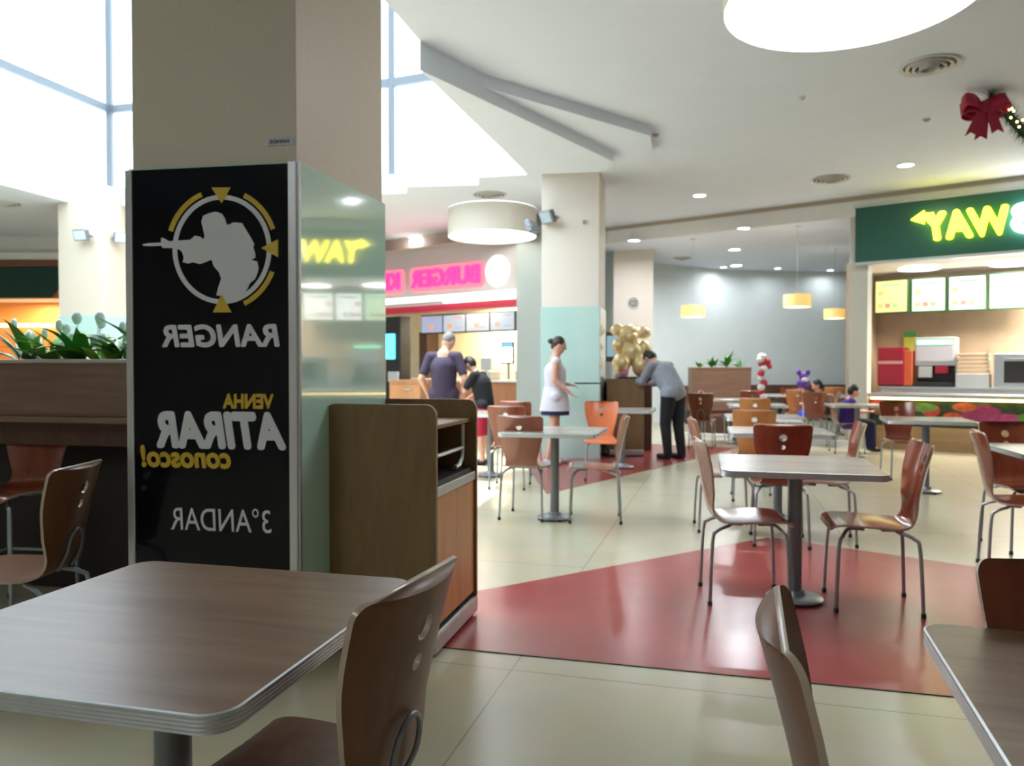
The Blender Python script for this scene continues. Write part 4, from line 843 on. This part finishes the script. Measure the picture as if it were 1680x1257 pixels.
def person(label, loc, rz, J, k=1.0, shirt=None, sleeve='short', pants=None, pant_len=1.0, hair=None, hair_kind='short', skirt=None, apron=None, shoes=None, bulk=1.0, group=None):
    """J joints in local metres, sitter looks along +Y; body on the floor z=0"""
    t = thing('person', label, 'person', loc, rz); V3 = {n: Vector(v)*k for n, v in J.items()}; r = lambda x: x*k*bulk
    pel, chest, neck, head = V3['pelvis'], V3['chest'], V3['neck'], V3['head']
    bm = nb(); cap(bm, V3['hipL'], r(.09), V3['hipR'], r(.09)); cap(bm, pel, r(.125), chest, r(.14)); cap(bm, V3['shL'], r(.055), V3['shR'], r(.055)); cap(bm, chest, r(.13), neck-Vector((0, 0, .05))*k, r(.09)); cap(bm, neck-Vector((0, 0, .04))*k, r(.062), head, .055*k)
    hd = V3.get('look', Vector((0, 1, 0))).normalized(); upv = (head-neck).normalized(); sd_ = hd.cross(upv).normalized(); fw = upv.cross(sd_).normalized()
    if fw.dot(hd) < 0: fw = -fw
    rot = Matrix((sd_, fw, upv)).transposed()
    H_ = head+upv*.06*k
    def hp(x, y, z): return H_+rot @ (Vector((x, y, z))*k)
    blob(bm, H_, (.076*k, .095*k, .115*k), 3, rot); blob(bm, hp(0, .025, -.06), (.055*k, .065*k, .062*k), 2, rot); cap(bm, hp(0, .092, .012), .010*k, hp(0, .108, -.02), .014*k, seg=8)
    for s in (-1, 1): blob(bm, hp(.078*s, -.005, -.01), (.012*k, .022*k, .032*k), 2, rot)
    cap(bm, hp(-.02, .082, -.058), .008*k, hp(.02, .082, -.058), .008*k, seg=6)
    for s in 'LR':
        cap(bm, V3['sh'+s], r(.054), V3['el'+s], r(.040)); cap(bm, V3['el'+s], r(.041), V3['wr'+s], .027*k); hand(bm, V3['wr'+s], V3['wr'+s]-V3['el'+s], (1 if s == 'L' else -1, .2, .1), k)
        cap(bm, V3['hip'+s], r(.085), V3['kn'+s], r(.055)); cap(bm, V3['kn'+s], r(.056), V3['an'+s], .036*k)
        ft = V3['ft'+s]; cap(bm, V3['an'+s]-Vector((0, 0, .03))*k, .036*k, ft, .030*k)
    remesh('body', bm, M_skin, t)
    for s in (-1, 1):
        bm = nb(); blob(bm, hp(.03*s, .083, .012), (.013*k, .008*k, .008*k), 1, rot); link('eye', bm, M_dark, t, True)
    if shirt:
        bm = nb(); e = .016; cap(bm, pel, r(.132)+e, chest, r(.148)+e); cap(bm, V3['shL'], r(.056)+e*.5, V3['shR'], r(.056)+e*.5); cap(bm, chest, r(.135)+e, neck-Vector((0, 0, .030))*k, r(.066)+e*.4); cap(bm, V3['hipL'], r(.10)+e*.8, V3['hipR'], r(.10)+e*.8)
        for s in 'LR':
            a, b = V3['sh'+s], V3['el'+s]
            if sleeve == 'none': continue
            cap(bm, a, r(.055)+e*.6, a.lerp(b, .72 if sleeve == 'short' else 1), r(.046)+e*.7)
            if sleeve == 'long': cap(bm, b, r(.050)+e, b.lerp(V3['wr'+s], .93), .034*k+e)
        remesh('shirt', bm, shirt, t)
    if pants:
        bm = nb(); cap(bm, V3['hipL'], r(.10)+.012, V3['hipR'], r(.10)+.012)
        for s in 'LR':
            a, b, c = V3['hip'+s], V3['kn'+s], V3['an'+s]
            if pant_len <= .5: cap(bm, a, r(.095)+.01, a.lerp(b, pant_len*1.9), r(.075)+.012)
            else: cap(bm, a, r(.095)+.01, b, r(.066)+.01); cap(bm, b, r(.066)+.01, c-Vector((0, 0, .02)), .052*k+.008)
        remesh('trousers', bm, pants, t)
    if skirt or apron:
        for nm, m, z1, ex in (('skirt', skirt, -.30*k, .0), ('apron', apron, -.24*k, .014)):
            if not m: continue
            bm = nb(); lathe(bm, [(.10*k, .14*k), (.145*k+ex, .08*k), (.16*k+ex, -.02*k), (.185*k+ex, -.14*k), (.20*k+ex, z1), (.19*k+ex, z1), (.13*k, .0)], 28, pel, .92, 1.0); link(nm, bm, m, t, True, 50)
    if hair:
        bm = nb(); blob(bm, hp(0, -.018, .028), (.083*k, .094*k, .104*k), 3, rot)
        if hair_kind == 'bun': blob(bm, hp(0, -.13, .02), (.042*k, .045*k, .04*k), 2, rot); cap(bm, hp(0, -.08, .04), .03*k, hp(0, -.12, .02), .03*k); blob(bm, hp(0, -.07, -.04), (.05*k, .04*k, .04*k), 2, rot)
        if hair_kind == 'full': blob(bm, hp(0, -.03, .0), (.088*k, .088*k, .10*k), 2, rot)
        remesh('hair', bm, hair, t, .009, 3)
    for s in 'LR':
        if shoes:
            bm = nb(); an, ft = V3['an'+s], V3['ft'+s]; cap(bm, Vector((an.x, an.y, ft.z))-(ft-an)*.15, .043*k, ft+(ft-Vector((an.x, an.y, ft.z))).normalized()*.02, .040*k)
            for v in bm.verts: v.co.z = max(v.co.z, .0)
            remesh('shoe', bm, shoes, t, .008, 2)
    return t
def stand(**ov):
    J = dict(pelvis=(0, 0, .98), chest=(0, .0, 1.27), neck=(0, 0, 1.48), head=(0, .02, 1.58), hipL=(-.09, 0, .93), hipR=(.09, 0, .93), knL=(-.10, .02, .50), knR=(.10, .02, .50), anL=(-.10, -.02, .09), anR=(.10, -.02, .09), ftL=(-.11, .12, .035), ftR=(.11, .12, .035),
             shL=(-.185, 0, 1.42), shR=(.185, 0, 1.42), elL=(-.25, -.02, 1.13), elR=(.25, -.02, 1.13), wrL=(-.24, .06, .88), wrR=(.24, .06, .88), look=(0, 1, -.15))
    J.update(ov); return J
M_hgrey = mat('grey_hair', (.20, .17, .17), .7, bump=.3, vscale=60); M_hblack = mat('black_hair', (.012, .010, .010), .5, bump=.3, vscale=60); M_hbrown = mat('dark_brown_hair', (.03, .015, .012), .5)
M_navyp = mat('purple_navy_tshirt', (.042, .030, .062), .85, var=.1, vscale=12); M_blk = mat('black_cloth', (.010, .011, .015), .9, var=.2, vscale=10); M_redsh = mat('red_shorts_cloth', (.40, .01, .04), .8)
M_lil = mat('white_lilac_cloth', (.58, .56, .64), .85, var=.05); M_greysh = mat('grey_blue_shirt_cloth', (.27, .29, .34), .9, var=.1, vscale=14); M_navy = mat('navy_cloth', (.01, .012, .06), .8)
person('man seen from behind in a dark purple T-shirt at the burger counter', (-.90, 10.15, 0), R(-8), stand(elL=(-.29, -.06, 1.13), elR=(.29, -.04, 1.13), wrL=(-.25, .10, .93), wrR=(.24, .12, .92), head=(.03, .05, 1.57), look=(.5, 1, -.5)), 1.0, M_navyp, 'short', mat('dark_jeans', (.02, .025, .05), .8), 1.0, M_hgrey, 'short', shoes=M_dark, bulk=1.10)
person('teenager in black T-shirt and red shorts beside the man in purple', (-.36, 10.1, 0), R(65), stand(chest=(0, .06, 1.26), neck=(0, .14, 1.45), head=(0, .22, 1.53), shL=(-.16, .11, 1.40), shR=(.16, .11, 1.40), elL=(-.19, .26, 1.15), elR=(.20, .20, 1.13), wrL=(-.08, .36, 1.24), wrR=(.14, .40, 1.00), look=(0, 1, -.8)), .84, M_blk, 'short', M_redsh, .5, M_hblack, 'full', shoes=M_dark)
wm = person('woman in pale sleeveless top and white apron carrying a tray', (.57, 10.15, 0), R(-90), stand(head=(0, .035, 1.585), elL=(-.17, -.05, 1.15), wrL=(-.12, .20, 1.10), elR=(.21, -.02, 1.16), wrR=(.20, .18, 1.00), ftL=(-.10, .14, .035), anR=(.10, -.10, .09), ftR=(.1, .03, .035), knR=(.10, -.03, .5), look=(0, 1, -.1)), .955, M_lil, 'none', None, 1, M_hbrown, 'bun', M_navy, M_lil, shoes=mat('pale_shoe', (.5, .45, .45), .6), bulk=.95)
t = thing('serving_tray', 'thin dark tray held out by the woman in the white apron', 'tray', (.97, 10.2, 1.06), R(-90)); bm = nb(); prism(bm, rrect(-.15, .15, -.13, .20, .03), 0, .006, 'xy'); link('tray_base', bm, M_dark, t); bm = nb(); tube(bm, [(*q, .009) for q in rrect(-.15, .15, -.13, .20, .03)], .006, 6, closed=True); link('rim', bm, M_dark, t, True)
lean = stand(pelvis=(0, -.06, .96), chest=(0, .12, 1.18), neck=(0, .26, 1.34), head=(0, .35, 1.385), hipL=(-.09, -.05, .92), hipR=(.09, -.05, .92), shL=(-.18, .20, 1.30), shR=(.18, .20, 1.30), elL=(-.20, .36, 1.08), elR=(.20, .34, 1.08), wrL=(-.14, .56, 1.06), wrR=(.16, .54, 1.04), look=(0, 1, -1.1), anL=(-.1, -.05, .09), anR=(.1, -.12, .09), ftL=(-.11, .09, .035), ftR=(.11, .02, .035), knL=(-.1, .0, .5), knR=(.1, -.05, .5))
person('man in grey sweatshirt and black trousers leaning over to the left', (2.22, 10.75, 0), R(35), lean, 1.0, M_greysh, 'long', M_blk, 1.0, M_hblack, 'full', shoes=M_dark, bulk=1.08)
sit = dict(pelvis=(0, 0, .56), chest=(0, .03, .80), neck=(0, .05, .97), head=(0, .08, 1.04), hipL=(-.08, .03, .53), hipR=(.08, .03, .53), knL=(-.10, .38, .52), knR=(.10, .38, .52), anL=(-.10, .40, .14), anR=(.10, .40, .14), ftL=(-.10, .50, .06), ftR=(.10, .50, .06), shL=(-.14, .04, .92), shR=(.14, .04, .92), elL=(-.18, .14, .74), elR=(.18, .14, .74), wrL=(-.08, .32, .74), wrR=(.08, .32, .74), look=(0, 1, -.5))
person('child in purple-blue top seated below the purple balloon figure', (5.05, 11.55, 0), R(-100), sit, .84, mat('violet_cloth', (.05, .02, .22), .8), 'short', M_navy, 1.0, M_hblack, 'full', shoes=M_dark)
person('child in bright blue shorts seated facing left near the shop post', (5.40, 13.35, 0), R(80), sit, .88, mat('brown_cloth', (.07, .035, .03), .8), 'short', mat('bright_blue_cloth', (.01, .06, .50), .8), .5, M_hblack, 'full', shoes=M_dark)
chair('maho', 5.05, 11.55, 100, 'far chair holding the child in purple-blue'); chair('maho', 5.40, 13.35, 280, 'far chair holding the child in blue shorts')
t = thing('wall_screen', 'dark board on the pillar behind the gold balloon figure', 'board', (g.x+.02, 15.6, 0), R(-10)); boxo('housing', M_dark, (-.36, .36, -.08, .0, 1.40, 2.0), t, .01); boxo('screen', mat('pale_blue_print', (.25, .42, .5), .4), (.06, .33, -.088, -.0805, 1.5, 1.92), t, .001)

# ------------------------------------------------------------------ unseen drum lamp added behind the camera for frontal light
drum('unseen round white drum lamp added behind the viewpoint', -3.2, -1.6)
